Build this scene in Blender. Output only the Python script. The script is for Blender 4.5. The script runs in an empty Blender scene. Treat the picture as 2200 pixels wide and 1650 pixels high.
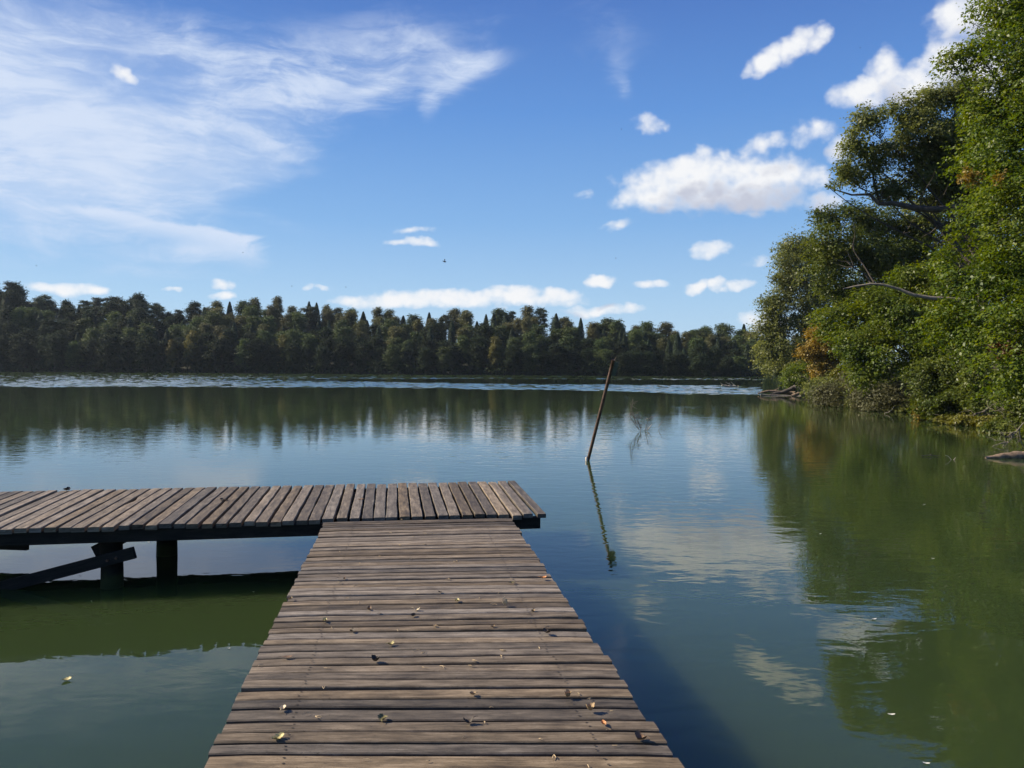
import bpy, math, random
import numpy as np
from mathutils import Vector, Matrix, noise as mnoise

C = bpy.context.scene
COL = C.collection
R = math.radians

# ------------------------------------------------------------------ camera
F = 1772.0            # focal length in pixels of the 2200 px wide photograph
CAM_H = 2.17
PITCH = math.atan(42.0 / F)
ROLL = R(0.30)
cam_data = bpy.data.cameras.new("camera")
cam_data.sensor_width = 36.0
cam_data.lens = F / 2200.0 * 36.0
cam_data.clip_start = 0.05
cam_data.clip_end = 8000.0
cam = bpy.data.objects.new("camera", cam_data)
COL.objects.link(cam)
RM = Matrix.Rotation(math.pi / 2 - PITCH, 3, 'X') @ Matrix.Rotation(ROLL, 3, 'Z')
cam.matrix_world = Matrix.Translation((0, 0, CAM_H)) @ RM.to_4x4()
C.camera = cam


def ray(px, py):
    return RM @ Vector(((px - 1100.0) / F, -(py - 825.0) / F, -1.0))


def on_z(px, py, z=0.0):
    d = ray(px, py)
    t = (z - CAM_H) / d.z
    return Vector((d.x * t, d.y * t, z))


def at_y(px, py, y):
    d = ray(px, py)
    t = y / d.y
    return Vector((d.x * t, y, CAM_H + d.z * t))


def hz(px):
    return 783.0 + (px - 1100.0) * math.tan(ROLL)


# ------------------------------------------------------------------ light, exposure
SUN_EL, SUN_AZ = R(34), R(77)        # azimuth: degrees to the left of the viewing direction
C.view_settings.view_transform = 'Standard'
C.view_settings.look = 'None'
C.view_settings.gamma = 1.0
C.view_settings.use_curve_mapping = False
C.view_settings.exposure = 0.72
C.cycles.use_denoising = True
C.cycles.max_bounces = 8
C.cycles.transparent_max_bounces = 8
C.cycles.caustics_reflective = False
C.cycles.caustics_refractive = False

sun_data = bpy.data.lights.new("sun", 'SUN')
sun_data.energy = 5.0
sun_data.angle = R(0.5)
sun_data.color = (1.0, 0.88, 0.70)
sun = bpy.data.objects.new("sun", sun_data)
COL.objects.link(sun)
sd = Vector((-math.sin(SUN_AZ) * math.cos(SUN_EL), math.cos(SUN_AZ) * math.cos(SUN_EL), math.sin(SUN_EL)))
sun.rotation_euler = sd.to_track_quat('Z', 'Y').to_euler()
sun.location = sd * 60

# ------------------------------------------------------------------ sky
world = bpy.data.worlds.new("World")
C.world = world
world.use_nodes = True
SKY_STRENGTH = 0.066


class NT:
    """small helper to write node trees"""
    def __init__(self, tree):
        self.t = tree

    def n(self, kind, **kw):
        nd = self.t.nodes.new(kind)
        for k, v in kw.items():
            setattr(nd, k, v)
        return nd

    def l(self, a, b):
        self.t.links.new(a, b)

    def put(self, sock, v):
        if isinstance(v, bpy.types.NodeSocket):
            self.l(v, sock)
        else:
            sock.default_value = v

    def math(self, op, a, b=None, c=None, clamp=False):
        nd = self.n('ShaderNodeMath', operation=op, use_clamp=clamp)
        self.put(nd.inputs[0], a)
        if b is not None:
            self.put(nd.inputs[1], b)
        if c is not None:
            self.put(nd.inputs[2], c)
        return nd.outputs[0]

    def vmath(self, op, a, b=None):
        nd = self.n('ShaderNodeVectorMath', operation=op)
        self.put(nd.inputs[0], a)
        if b is not None:
            self.put(nd.inputs[1], b)
        return nd.outputs[1] if op in ('DOT_PRODUCT', 'LENGTH', 'DISTANCE') else nd.outputs[0]

    def noise(self, vec, scale, detail=4, rough=0.55, dist=0.0, dims='3D'):
        nd = self.n('ShaderNodeTexNoise', noise_dimensions=dims)
        self.put(nd.inputs['Vector'], vec)
        nd.inputs['Scale'].default_value = scale
        nd.inputs['Detail'].default_value = detail
        nd.inputs['Roughness'].default_value = rough
        nd.inputs['Distortion'].default_value = dist
        return nd

    def mapping(self, vec, loc=(0, 0, 0), rot=(0, 0, 0), scale=(1, 1, 1), kind='POINT'):
        nd = self.n('ShaderNodeMapping', vector_type=kind)
        self.put(nd.inputs['Vector'], vec)
        nd.inputs['Location'].default_value = loc
        nd.inputs['Rotation'].default_value = rot
        nd.inputs['Scale'].default_value = scale
        return nd.outputs[0]

    def smooth(self, v, lo, hi, a=0.0, b=1.0):
        nd = self.n('ShaderNodeMapRange', interpolation_type='SMOOTHSTEP')
        self.put(nd.inputs[0], v)
        nd.inputs[1].default_value = lo
        nd.inputs[2].default_value = hi
        nd.inputs[3].default_value = a
        nd.inputs[4].default_value = b
        return nd.outputs[0]

    def mix(self, f, a, b, blend='MIX'):
        nd = self.n('ShaderNodeMix', data_type='RGBA', blend_type=blend)
        self.put(nd.inputs[0], f)
        self.put(nd.inputs[6], a)
        self.put(nd.inputs[7], b)
        return nd.outputs[2]

    def ramp(self, f, stops):
        nd = self.n('ShaderNodeValToRGB')
        cr = nd.color_ramp
        while len(cr.elements) < len(stops):
            cr.elements.new(0.5)
        for e, (p, c) in zip(cr.elements, stops):
            e.position = p
            e.color = (*c, 1) if len(c) == 3 else c
        self.put(nd.inputs[0], f)
        return nd.outputs[0]


def azel(px, py):
    d = ray(px, py).normalized()
    return math.atan2(d.x, d.y), math.asin(d.z)


def sky_ellipse(cx, cy, rx, ry, rot=0.0):
    a0, e0 = azel(cx, cy)
    a1, _ = azel(cx + 10, cy)
    _, e1 = azel(cx, cy - 10)
    return a0, e0, rx * abs(a1 - a0) / 10, ry * abs(e1 - e0) / 10, R(rot)


# cumulus puffs: position and radii on the sky (degrees come from the photo), weight = thickness, tilt
PUFFS = [
    (1520, 398, 190, 58, 1, 0), (1400, 418, 80, 38, 1, 0), (1525, 366, 62, 42, 1, 0), (1640, 376, 115, 44, 1, 0),
    (1462, 380, 64, 40, 1, 0), (1600, 420, 150, 38, .9, 0), (1735, 385, 50, 28, .7, 0), (1540, 425, 190, 30, 1, 0), (1600, 385, 150, 50, 1, 0), (1450, 445, 60, 14, .6, 0),
    (1655, 126, 62, 26, 1, 33), (1708, 98, 58, 32, 1, 20), (1758, 88, 34, 28, .9, 10), (1612, 156, 26, 13, .7, 38),
    (1850, 196, 70, 38, 1, 0), (1902, 150, 46, 46, .9, 40), (1965, 182, 95, 52, 1, 0), (2040, 130, 66, 60, 1, 0),
    (2070, 25, 78, 62, .9, 0), (2120, 150, 80, 80, 1, 0), (2150, 40, 90, 60, .9, 0),
    (1645, 312, 50, 20, .5, 12), (1745, 286, 52, 26, .5, 10), (1812, 322, 26, 40, .6, 0), (1765, 430, 38, 18, .6, 0),
    (1396, 266, 36, 15, .36, -8), (1526, 538, 44, 19, .8, 0), (1636, 560, 36, 11, .4, 8), (1622, 458, 22, 9, .35, 0),
    (1256, 418, 20, 8, .35, 8), (1330, 480, 28, 7, .32, 10), (886, 518, 58, 11, .8, -2), (890, 493, 34, 6, .3, 0),
    (1289, 606, 31, 15, 1, 0), (1396, 611, 36, 14, 1, 0), (1498, 614, 34, 12, .9, 8), (1545, 613, 22, 13, .9, 0),
    (1592, 610, 32, 10, .7, 5),
    (860, 640, 100, 22, 1, 5), (1000, 634, 90, 16, 1, 0), (1108, 627, 60, 18, 1, 0), (1200, 630, 52, 17, .9, 0),
    (1050, 640, 210, 20, 1, 0), (940, 640, 110, 20, 1, 0), (770, 648, 60, 11, .5, 0), (1285, 667, 78, 14, .8, 0), (1340, 668, 40, 9, .6, 0),
    (140, 622, 80, 18, 1, 0), (200, 628, 40, 10, .8, 0), (373, 617, 19, 8, .8, 0), (480, 614, 25, 15, 1, 0),
    (478, 640, 30, 11, .9, 0), (690, 613, 18, 6, .5, -15), (660, 608, 12, 5, .4, 0), (262, 160, 21, 19, .75, -20),
    (276, 174, 18, 12, .5, -20), (1640, 690, 50, 26, .6, 0),
]
fg = bpy.data.node_groups.new("cumulus field", 'ShaderNodeTree')
fg.interface.new_socket("Vector", in_out='INPUT', socket_type='NodeSocketVector')
fg.interface.new_socket("Field", in_out='OUTPUT', socket_type='NodeSocketFloat')
g = NT(fg)
gi, go = g.n('NodeGroupInput'), g.n('NodeGroupOutput')
acc = None
for cx, cy, rx, ry, w, rot in PUFFS:
    a0, e0, ra, re, ro = sky_ellipse(cx, cy, rx, ry, rot)
    p = g.mapping(gi.outputs[0], (a0, e0, 0), (0, 0, ro), (ra, re, 1), 'TEXTURE')
    q = g.vmath('DOT_PRODUCT', p, p)
    v = g.math('MULTIPLY_ADD', q, -w, w)
    acc = v if acc is None else g.math('MAXIMUM', acc, v)
acc = g.math('MAXIMUM', acc, -1.5)
g.l(acc, go.inputs[0])

w = NT(world.node_tree)
bgn = world.node_tree.nodes['Background']
bgn.inputs['Strength'].default_value = SKY_STRENGTH
tc = w.n('ShaderNodeTexCoord')
sep = w.n('ShaderNodeSeparateXYZ')
w.l(tc.outputs['Generated'], sep.inputs[0])
az = w.math('ARCTAN2', sep.outputs[0], sep.outputs[1])
el = w.math('ARCSINE', sep.outputs[2])
comb = w.n('ShaderNodeCombineXYZ')
w.l(az, comb.inputs[0])
w.l(el, comb.inputs[1])
uv = comb.outputs[0]
sky = w.n('ShaderNodeTexSky', sky_type='NISHITA')
sky.sun_disc = False
sky.sun_elevation = SUN_EL
sky.sun_rotation = -SUN_AZ
sky.altitude = 100
sky.air_density = 1.0
sky.dust_density = 0.35
sky.ozone_density = 2.2
hsv = w.n('ShaderNodeHueSaturation')
hsv.inputs['Saturation'].default_value = 1.12
hsv.inputs['Value'].default_value = 1.0
w.l(sky.outputs[0], hsv.inputs['Color'])
grad = w.ramp(w.math('MULTIPLY', el, 1.0 / R(60)),
              [(0.0, (0.52, 0.72, 0.92)), (0.07, (0.40, 0.63, 0.90)), (0.16, (0.235, 0.47, 0.84)), (0.28, (0.125, 0.315, 0.74)),
               (0.42, (0.068, 0.175, 0.55)), (1.0, (0.035, 0.10, 0.38))])
grad = w.vmath('SCALE', grad)
grad.node.inputs['Scale'].default_value = 0.61 / SKY_STRENGTH
skycol = w.mix(0.86, hsv.outputs[0], grad)

# cirrus veil on the left: soft patches broken by stretched noise
CIRRUS = [(540, 372, 190, 40, .42, 3), (640, 332, 110, 24, .35, 4), (420, 548, 170, 34, .36, 4), (640, 480, 120, 30, .16, -6), (40, 330, 560, 330, .40, 0), (330, 410, 420, 110, .35, 4), (80, 200, 620, 330, .62, 0), (420, 300, 380, 120, .45, 4), (620, 170, 420, 150, .38, 10), (860, 140, 240, 150, .20, 15), (1040, 110, 240, 110, .13, 12), (960, 190, 60, 90, .20, -20),
          (300, 385, 340, 55, .5, 2), (100, 60, 420, 120, .35, 0), (60, 470, 300, 70, .30, 0), (380, 590, 200, 26, .25, 0),
          (1330, 160, 44, 60, .26, -12), (1345, 195, 20, 30, .22, 10), (1300, 75, 130, 110, .20, 0), (920, 235, 30, 44, .45, -15), (820, 185, 70, 18, .40, 15),
          (1010, 140, 120, 40, .35, 12), (690, 620, 60, 12, .2, 0), (1000, 40, 300, 60, .22, 5)]
acc = None
for cx, cy, rx, ry, wt, rot in CIRRUS:
    a0, e0, ra, re, ro = sky_ellipse(cx, cy, rx, ry, rot)
    p = w.mapping(uv, (a0, e0, 0), (0, 0, ro), (ra, re, 1), 'TEXTURE')
    q = w.math('SQRT', w.vmath('DOT_PRODUCT', p, p))
    v = w.math('MULTIPLY', w.smooth(q, 1.25, 0.1), wt)
    acc = v if acc is None else w.math('SUBTRACT', w.math('ADD', acc, v), w.math('MULTIPLY', acc, v))
warp = w.noise(w.mapping(uv, scale=(4, 9, 1)), 1.0, 4)
wv = w.vmath('SUBTRACT', warp.outputs['Color'], (0.5, 0.5, 0.5))
wv = w.vmath('SCALE', wv)
wv.node.inputs['Scale'].default_value = 0.07
uvw = w.vmath('ADD', uv, wv)
st1 = w.noise(w.mapping(uvw, rot=(0, 0, R(3)), scale=(5.0, 26, 1)), 1.0, 10, 0.66, 0.2)
st2 = w.noise(w.mapping(uvw, rot=(0, 0, R(-18)), scale=(16, 38, 1)), 1.0, 10, 0.66, 0.6)
st3 = w.noise(w.mapping(uvw, rot=(0, 0, R(8)), scale=(3.5, 8, 1)), 1.0, 3, 0.5)
s1 = w.smooth(st1.outputs[0], 0.40, 0.66)
s2 = w.smooth(st2.outputs[0], 0.42, 0.68)
s3 = w.smooth(st3.outputs[0], 0.36, 0.62)
s = w.math('ADD', w.math('MULTIPLY', s1, 0.40), w.math('MULTIPLY', s2, 0.26))
s = w.math('MULTIPLY', w.math('ADD', s, 0.34), w.math('MULTIPLY_ADD', s3, 0.62, 0.40))
cir = w.math('ADD', acc, w.math('MULTIPLY', w.math('SUBTRACT', s, 0.36), 1.30))
cir = w.math('MULTIPLY', w.smooth(cir, 0.0, 1.25), w.smooth(acc, 0.0, 0.50))
# the wedge-shaped streak low on the left: thin at its left end, widening to the right
aA, eA = azel(80, 424)
aB, eB = azel(590, 520)
ang = math.atan2(eB - eA, aB - aA)
p = w.mapping(w.vmath('ADD', uv, w.vmath('SCALE', wv)), (aA, eA, 0), (0, 0, ang), (math.hypot(aB - aA, eB - eA), 70.0 / F, 1), 'TEXTURE')
for nd in world.node_tree.nodes:
    if nd.type == 'VECT_MATH' and nd.operation == 'SCALE' and not nd.inputs['Scale'].is_linked and nd.inputs['Scale'].default_value == 1.0:
        nd.inputs['Scale'].default_value = 0.28
ps = w.n('ShaderNodeSeparateXYZ')
w.l(p, ps.inputs[0])
wx_, wy_ = ps.outputs[0], w.math('MULTIPLY', ps.outputs[1], -1.0)
ragged = w.math('MULTIPLY', w.math('SUBTRACT', st2.outputs[0], 0.5), 0.5)
wy_ = w.math('ADD', wy_, ragged)
wid = w.math('MULTIPLY_ADD', wx_, 0.95, 0.16)
body = w.smooth(w.math('DIVIDE', wy_, wid), 1.05, 0.1)
w1 = w.math('MULTIPLY', w.smooth(wx_, 0.0, 0.22), w.smooth(w.math('ADD', wx_, ragged), 1.02, 0.86))
w1 = w.math('MULTIPLY', w1, w.math('MULTIPLY', body, w.smooth(wy_, -0.12, 0.06)))
w1 = w.math('MULTIPLY', w1, w.math('MULTIPLY_ADD', s1, 0.22, 0.80))
cir = w.math('SUBTRACT', w.math('ADD', cir, w1), w.math('MULTIPLY', cir, w1))
cirvig = w.smooth(el, 0.02, 0.14)
cir = w.math('MULTIPLY', cir, w.math('MULTIPLY_ADD', cirvig, 0.8, 0.2))
K = 0.61 / SKY_STRENGTH
col = w.mix(w.math('MULTIPLY', cir, 0.9, clamp=True), skycol, (0.70 * K, 0.79 * K, 0.95 * K, 1))

# cumulus
nz = w.noise(w.mapping(uv, scale=(1, 1.3, 1)), 44.0, 7, 0.52, 0.2)
nz2 = w.noise(w.mapping(uv, scale=(1, 1.4, 1)), 20.0, 4, 0.5)
vor = w.n('ShaderNodeTexVoronoi', feature='SMOOTH_F1', voronoi_dimensions='2D')
w.l(w.vmath('ADD', uv, w.vmath('MULTIPLY', nz.outputs['Color'], (0.012, 0.012, 0))), vor.inputs['Vector'])
vor.inputs['Scale'].default_value = 46.0
vor.inputs['Detail'].default_value = 2.0
vor.inputs['Roughness'].default_value = 0.5
vor.inputs['Smoothness'].default_value = 0.5
nsum = w.math('ADD', w.math('MULTIPLY', w.math('SUBTRACT', nz.outputs[0], 0.5), 1.5),
              w.math('MULTIPLY', w.math('SUBTRACT', 0.42, vor.outputs['Distance']), 0.55))
wobble = w.vmath('SUBTRACT', nz2.outputs['Color'], (0.5, 0.5, 0.5))
wobble = w.vmath('SCALE', wobble)
wobble.node.inputs['Scale'].default_value = 0.03
cuv = w.vmath('ADD', uv, wobble)
f1 = w.n('ShaderNodeGroup')
f1.node_tree = fg
w.l(cuv, f1.inputs[0])
f2 = w.n('ShaderNodeGroup')
f2.node_tree = fg
w.l(w.vmath('ADD', cuv, (-0.010, 0.026, 0)), f2.inputs[0])
dens = w.math('ADD', w.math('ADD', f1.outputs[0], 0.20), nsum)
d2 = w.math('ADD', f2.outputs[0], w.math('MULTIPLY', nsum, 1.0))
mask = w.smooth(dens, -0.36, 1.10)
shade = w.smooth(w.math('ADD', d2, w.math('MULTIPLY', w.math('SUBTRACT', nz2.outputs[0], 0.5), 0.5)), -0.1, 1.12)
ccol = w.mix(shade, (0.93 * K, 0.94 * K, 0.96 * K, 1), (0.56 * K, 0.59 * K, 0.70 * K, 1))
col = w.mix(mask, col, ccol)
w.l(col, bgn.inputs['Color'])


# ------------------------------------------------------------------ mesh helpers
class MB:
    def __init__(self):
        self.v, self.f, self.m, self.uv = [], [], [], []

    def face(self, idx, mat=0, uv=None):
        self.f.append(tuple(idx))
        self.m.append(mat)
        self.uv.append(uv)

    def tube(self, pts, rad, n=7, mat=0, caps=True):
        pts = [Vector(p) for p in pts]
        rings = []
        up = Vector((0.31, 0.2, 0.93))
        for i, p in enumerate(pts):
            a = pts[max(0, i - 1)]
            b = pts[min(len(pts) - 1, i + 1)]
            t = (b - a).normalized()
            if abs(t.dot(up)) > 0.97:
                up = Vector((0.9, 0.1, 0.2))
            x = t.cross(up).normalized()
            y = t.cross(x).normalized()
            base = len(self.v)
            r = rad[i] if isinstance(rad, (list, tuple)) else rad
            for k in range(n):
                th = 2 * math.pi * k / n
                self.v.append(p + x * (math.cos(th) * r) + y * (math.sin(th) * r))
            rings.append(base)
        for a, b in zip(rings, rings[1:]):
            for k in range(n):
                k2 = (k + 1) % n
                self.face((a + k, a + k2, b + k2, b + k), mat)
        if caps:
            self.face([rings[0] + k for k in range(n)], mat)
            self.face([rings[-1] + k for k in reversed(range(n))], mat)

    def bar(self, a, b, wdt, hgt, side=None, mat=0):
        """a rectangular timber from a to b; side = horizontal width direction"""
        a, b = Vector(a), Vector(b)
        t = (b - a).normalized()
        if side is None:
            side = t.cross(Vector((0, 0, 1)))
        side = Vector(side).normalized()
        up = side.cross(t).normalized()
        c = min(wdt, hgt) * 0.06
        prof = [(-wdt / 2 + c, -hgt / 2), (wdt / 2 - c, -hgt / 2), (wdt / 2, -hgt / 2 + c), (wdt / 2, hgt / 2 - c),
                (wdt / 2 - c, hgt / 2), (-wdt / 2 + c, hgt / 2), (-wdt / 2, hgt / 2 - c), (-wdt / 2, -hgt / 2 + c)]
        L = (b - a).length
        ns = max(1, int(L / 0.5))
        rings = []
        for i in range(ns + 1):
            p = a.lerp(b, i / ns)
            base = len(self.v)
            for (s_, u_) in prof:
                self.v.append(p + side * s_ + up * u_)
            rings.append((base, L * i / ns))
        per = [0, wdt, wdt, wdt + hgt, wdt + hgt, 2 * wdt + hgt, 2 * wdt + hgt, 2 * (wdt + hgt), 2 * (wdt + hgt)]
        for (ra, la), (rb, lb) in zip(rings, rings[1:]):
            for k in range(8):
                k2 = (k + 1) % 8
                self.face((ra + k, ra + k2, rb + k2, rb + k), mat,
                          [(la, per[k]), (la, per[k + 1]), (lb, per[k + 1]), (lb, per[k])])
        self.face([rings[0][0] + k for k in reversed(range(8))], mat)
        self.face([rings[-1][0] + k for k in range(8)], mat)

    def build(self, name, mats, parent=None, smooth=False, origin=None):
        me = bpy.data.meshes.new(name)
        o = Vector(origin) if origin is not None else Vector((0, 0, 0))
        me.from_pydata([tuple(Vector(p) - o) for p in self.v], [], self.f)
        if not isinstance(mats, (list, tuple)):
            mats = [mats]
        for m in mats:
            me.materials.append(m)
        me.polygons.foreach_set('material_index', self.m)
        if any(u is not None for u in self.uv):
            lay = me.uv_layers.new(name='grain')
            k = 0
            flat = []
            for fc, u in zip(self.f, self.uv):
                for j in range(len(fc)):
                    flat.extend(u[j] if u is not None else (self.v[fc[j]][0], self.v[fc[j]][2]))
            lay.data.foreach_set('uv', flat)
        if smooth:
            me.polygons.foreach_set('use_smooth', [True] * len(self.f))
        me.update()
        ob = bpy.data.objects.new(name, me)
        COL.objects.link(ob)
        ob.location = o
        if parent is not None:
            ob.parent = parent
            ob.location = o - parent.location
        return ob


def tag(o, label=None, cat=None, group=None, kind=None):
    if label:
        o['label'] = label
    if cat:
        o['category'] = cat
    if group:
        o['group'] = group
    if kind:
        o['kind'] = kind
    return o


def empty(name, loc, label, cat, group=None):
    o = bpy.data.objects.new(name, None)
    o.empty_display_size = 0.2
    COL.objects.link(o)
    o.location = loc
    return tag(o, label, cat, group)


def material(name):
    m = bpy.data.materials.new(name)
    m.use_nodes = True
    nt = NT(m.node_tree)
    b = m.node_tree.nodes['Principled BSDF']
    return m, nt, b


def plain(name, colr, rough=0.8, vary=0.35, scale=8.0, metal=0.0, bump=0.0):
    m, t, b = material(name)
    tcn = t.n('ShaderNodeTexCoord')
    nn = t.noise(tcn.outputs['Object'], scale, 5, 0.6)
    lo = tuple(c * (1 - vary) for c in colr)
    hi = tuple(min(1, c * (1 + vary)) for c in colr)
    t.l(t.ramp(nn.outputs[0], [(0.3, lo), (0.7, hi)]), b.inputs['Base Color'])
    b.inputs['Roughness'].default_value = rough
    b.inputs['Metallic'].default_value = metal
    if bump:
        bn = t.n('ShaderNodeBump')
        bn.inputs['Strength'].default_value = 0.7
        bn.inputs['Distance'].default_value = bump
        t.l(nn.outputs[0], bn.inputs['Height'])
        t.l(bn.outputs[0], b.inputs['Normal'])
    return m


# ------------------------------------------------------------------ materials
def wood_material(name, dark, mid, light, rough=0.55, wear=1.0):
    m, t, b = material(name)
    u = t.n('ShaderNodeUVMap', uv_map='grain')
    geo = t.n('ShaderNodeNewGeometry')
    rnd = geo.outputs['Random Per Island']
    off = t.n('ShaderNodeCombineXYZ')
    t.l(t.math('MULTIPLY', rnd, 37.0), off.inputs[0])
    t.l(t.math('MULTIPLY', rnd, 91.0), off.inputs[1])
    t.l(t.math('MULTIPLY', rnd, 53.0), off.inputs[2])
    p = t.vmath('ADD', u.outputs[0], off.outputs[0])
    fine = t.noise(t.mapping(p, scale=(7, 170, 1)), 1.0, 6, 0.7, 0.3)
    broad = t.noise(t.mapping(p, scale=(3.0, 26, 1)), 1.0, 5, 0.65, 0.6)
    blot = t.noise(t.mapping(p, scale=(6, 14, 1)), 1.0, 6, 0.7)
    speck = t.noise(t.mapping(p, scale=(60, 150, 1)), 1.0, 3, 0.6)
    v = t.math('ADD', t.math('MULTIPLY', fine.outputs[0], 0.30),
               t.math('ADD', t.math('MULTIPLY', broad.outputs[0], 0.34), t.math('MULTIPLY', blot.outputs[0], 0.32)))
    v = t.math('ADD', v, t.math('MULTIPLY', t.math('SUBTRACT', rnd, 0.5), 0.10))
    colr = t.ramp(v, [(0.37, dark), (0.49, mid), (0.63, light)])
    dk = t.smooth(speck.outputs[0], 0.30, 0.40, 0.55, 1.0)
    colr = t.mix(1.0, colr, dk, 'MULTIPLY')
    hs = t.n('ShaderNodeHueSaturation')
    t.l(colr, hs.inputs['Color'])
    rn2 = t.math('FRACT', t.math('MULTIPLY', rnd, 17.31))
    t.l(t.math('MULTIPLY_ADD', rn2, 0.45, 0.72), hs.inputs['Saturation'])
    rn3 = t.math('FRACT', t.math('MULTIPLY', rnd, 5.77))
    t.l(t.math('MULTIPLY_ADD', rn3, 0.52, 0.76), hs.inputs['Value'])
    t.l(hs.outputs[0], b.inputs['Base Color'])
    b.inputs['Roughness'].default_value = rough
    rr = t.math('MULTIPLY_ADD', blot.outputs[0], 0.3, rough - 0.12)
    t.l(rr, b.inputs['Roughness'])
    bn = t.n('ShaderNodeBump')
    bn.inputs['Strength'].default_value = 0.6
    bn.inputs['Distance'].default_value = 0.004
    t.l(t.math('ADD', fine.outputs[0], t.math('MULTIPLY', broad.outputs[0], 0.7)), bn.inputs['Height'])
    t.l(bn.outputs[0], b.inputs['Normal'])
    return m


M_DECK = wood_material('weathered deck wood', (0.042, 0.031, 0.020), (0.136, 0.105, 0.071), (0.310, 0.248, 0.180), 0.62)
M_DECK.node_tree.nodes['Principled BSDF'].inputs['Specular IOR Level'].default_value = 0.28
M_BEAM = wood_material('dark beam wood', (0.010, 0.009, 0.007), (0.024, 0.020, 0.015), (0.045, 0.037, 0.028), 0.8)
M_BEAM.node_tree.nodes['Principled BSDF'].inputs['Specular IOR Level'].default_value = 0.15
M_NAIL = plain('rusty nail', (0.02, 0.014, 0.010), 0.7)

# water: murky green lake, clear mirror surface with position-dependent ripples
M_WATER, t, b = material('lake water')
geo = t.n('ShaderNodeNewGeometry')
P = geo.outputs['Position']
sp = t.n('ShaderNodeSeparateXYZ')
t.l(P, sp.inputs[0])
X, Y = sp.outputs[0], sp.outputs[1]
b.inputs['Base Color'].default_value = (0.027, 0.043, 0.015, 1)
b.inputs['Roughness'].default_value = 0.0
b.inputs['IOR'].default_value = 1.333
b.subsurface_method = 'BURLEY'
b.inputs['Subsurface Weight'].default_value = 1.0
b.inputs['Subsurface Radius'].default_value = (0.8, 1.0, 0.6)
b.inputs['Subsurface Scale'].default_value = 0.9
big = t.noise(t.mapping(P, scale=(0.05, 0.05, 0)), 1.0, 3)
w1 = t.noise(t.mapping(P, scale=(2.4, 4.2, 0)), 1.0, 2, 0.5, 0.4)
w2 = t.noise(t.mapping(P, scale=(0.6, 1.2, 0)), 1.0, 2, 0.5)
w3 = t.noise(t.mapping(P, scale=(7.0, 12.0, 0)), 1.0, 2, 0.5)
patch = t.smooth(big.outputs[0], 0.35, 0.65, 0.35, 1.2)
h = t.math('ADD', t.math('MULTIPLY', w1.outputs[0], 0.0042), t.math('MULTIPLY', w2.outputs[0], 0.0035))
h = t.math('ADD', h, t.math('MULTIPLY', w3.outputs[0], 0.0007))
h = t.math('MULTIPLY', h, patch)
bn = t.n('ShaderNodeBump')
bn.inputs['Strength'].default_value = 1.0
bn.inputs['Distance'].default_value = 1.0
t.l(h, bn.inputs['Height'])
t.l(bn.outputs[0], b.inputs['Normal'])

M_SOIL = plain('dark forest soil', (0.014, 0.011, 0.007), 0.95, 0.5, 0.8)  # soil colour darkened to carry the shadow at the foot of the bank
M_HILL = plain('forest floor', (0.012, 0.015, 0.007), 0.95, 0.5, 0.2)
M_BARK = plain('grey brown bark', (0.075, 0.062, 0.050), 0.9, 0.5, 6.0, bump=0.02)
M_PALEBARK = plain('pale weathered bark', (0.23, 0.195, 0.155), 0.85, 0.4, 7.0, bump=0.01)
M_DRIFT = plain('bleached driftwood', (0.42, 0.37, 0.30), 0.85, 0.3, 9.0, bump=0.01)
M_LOG = plain('brown log', (0.20, 0.140, 0.090), 0.9, 0.6, 9.0, bump=0.03)

# ------------------------------------------------------------------ water and shore
S = 3000
PX0, PX1, PY0, PY1 = -140.0, 62.0, 58.0, 186.0
gx = np.linspace(PX0, PX1, 420)
gy = np.concatenate([np.linspace(PY0, 95, 260), np.linspace(95, PY1, 330)[1:]])
GX, GY = np.meshgrid(gx, gy)
rg = np.random.default_rng(3)


def sstep(v, a, b_):
    q = np.clip((v - a) / (b_ - a), 0, 1)
    return q * q * (3 - 2 * q)


wob = (2.2 * np.sin(GX * 0.11 + 0.4) + 1.2 * np.sin(GX * 0.31 + 2) + 0.8 * np.sin(GX * 0.83 + GY * .05) + 0.5 * np.sin(GX * 2.1))
low = 72.0 - 9.0 * sstep(GX, 2, 16)                 # near edge of the ruffled water, closer on the right
ruf = sstep(GY + wob * 0.9, low - 2.0, low + 5.0)
ruf *= 1 - 0.75 * sstep(GX, 10, 26) * sstep(GY, 84, 78) * (0.5 + 0.5 * np.sin(GX * 0.9 + GY * 0.7))
half_ = 17.0 * sstep(GX, -42, 6)
lens_ = sstep(half_ - np.abs(GY + wob * .4 - 108), -1.5, 2.0)
ruf *= 1 - lens_
half2 = 4.0 * sstep(GX, -20, 10)
ruf *= 1 - 0.9 * sstep(half2 - np.abs(GY + wob * .4 - 141), -1, 1.5)
ruf *= 1 - sstep(GX, 19, 27) * sstep(GY, 112, 100)
brd = np.minimum(np.minimum(GX - PX0, PX1 - GX), np.minimum(GY - PY0, PY1 - GY))
ruf *= sstep(brd, 0.0, 3.0)
H_ = np.zeros_like(GX)
for k in range(90):
    lam = rg.uniform(0.7, 1.5)
    th = rg.normal(0.15, 0.9)
    kk = 2 * np.pi / lam
    H_ += np.cos(kk * (np.sin(th) * GX + np.cos(th) * GY) + rg.uniform(0, 6.28)) * lam
H_ *= 0.0031 * ruf
ny, nx = GX.shape
verts = np.stack([GX, GY, H_], -1).reshape(-1, 3)
ii = (np.arange(ny - 1)[:, None] * nx + np.arange(nx - 1)[None, :]).reshape(-1)
quads = np.stack([ii, ii + 1, ii + nx + 1, ii + nx], 1)
nv = len(verts)
xs, ys_ = [-S, PX0, PX1, S], [-S, PY0, PY1, S]
ring = np.array([(x, y, 0.0) for y in ys_ for x in xs])
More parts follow.
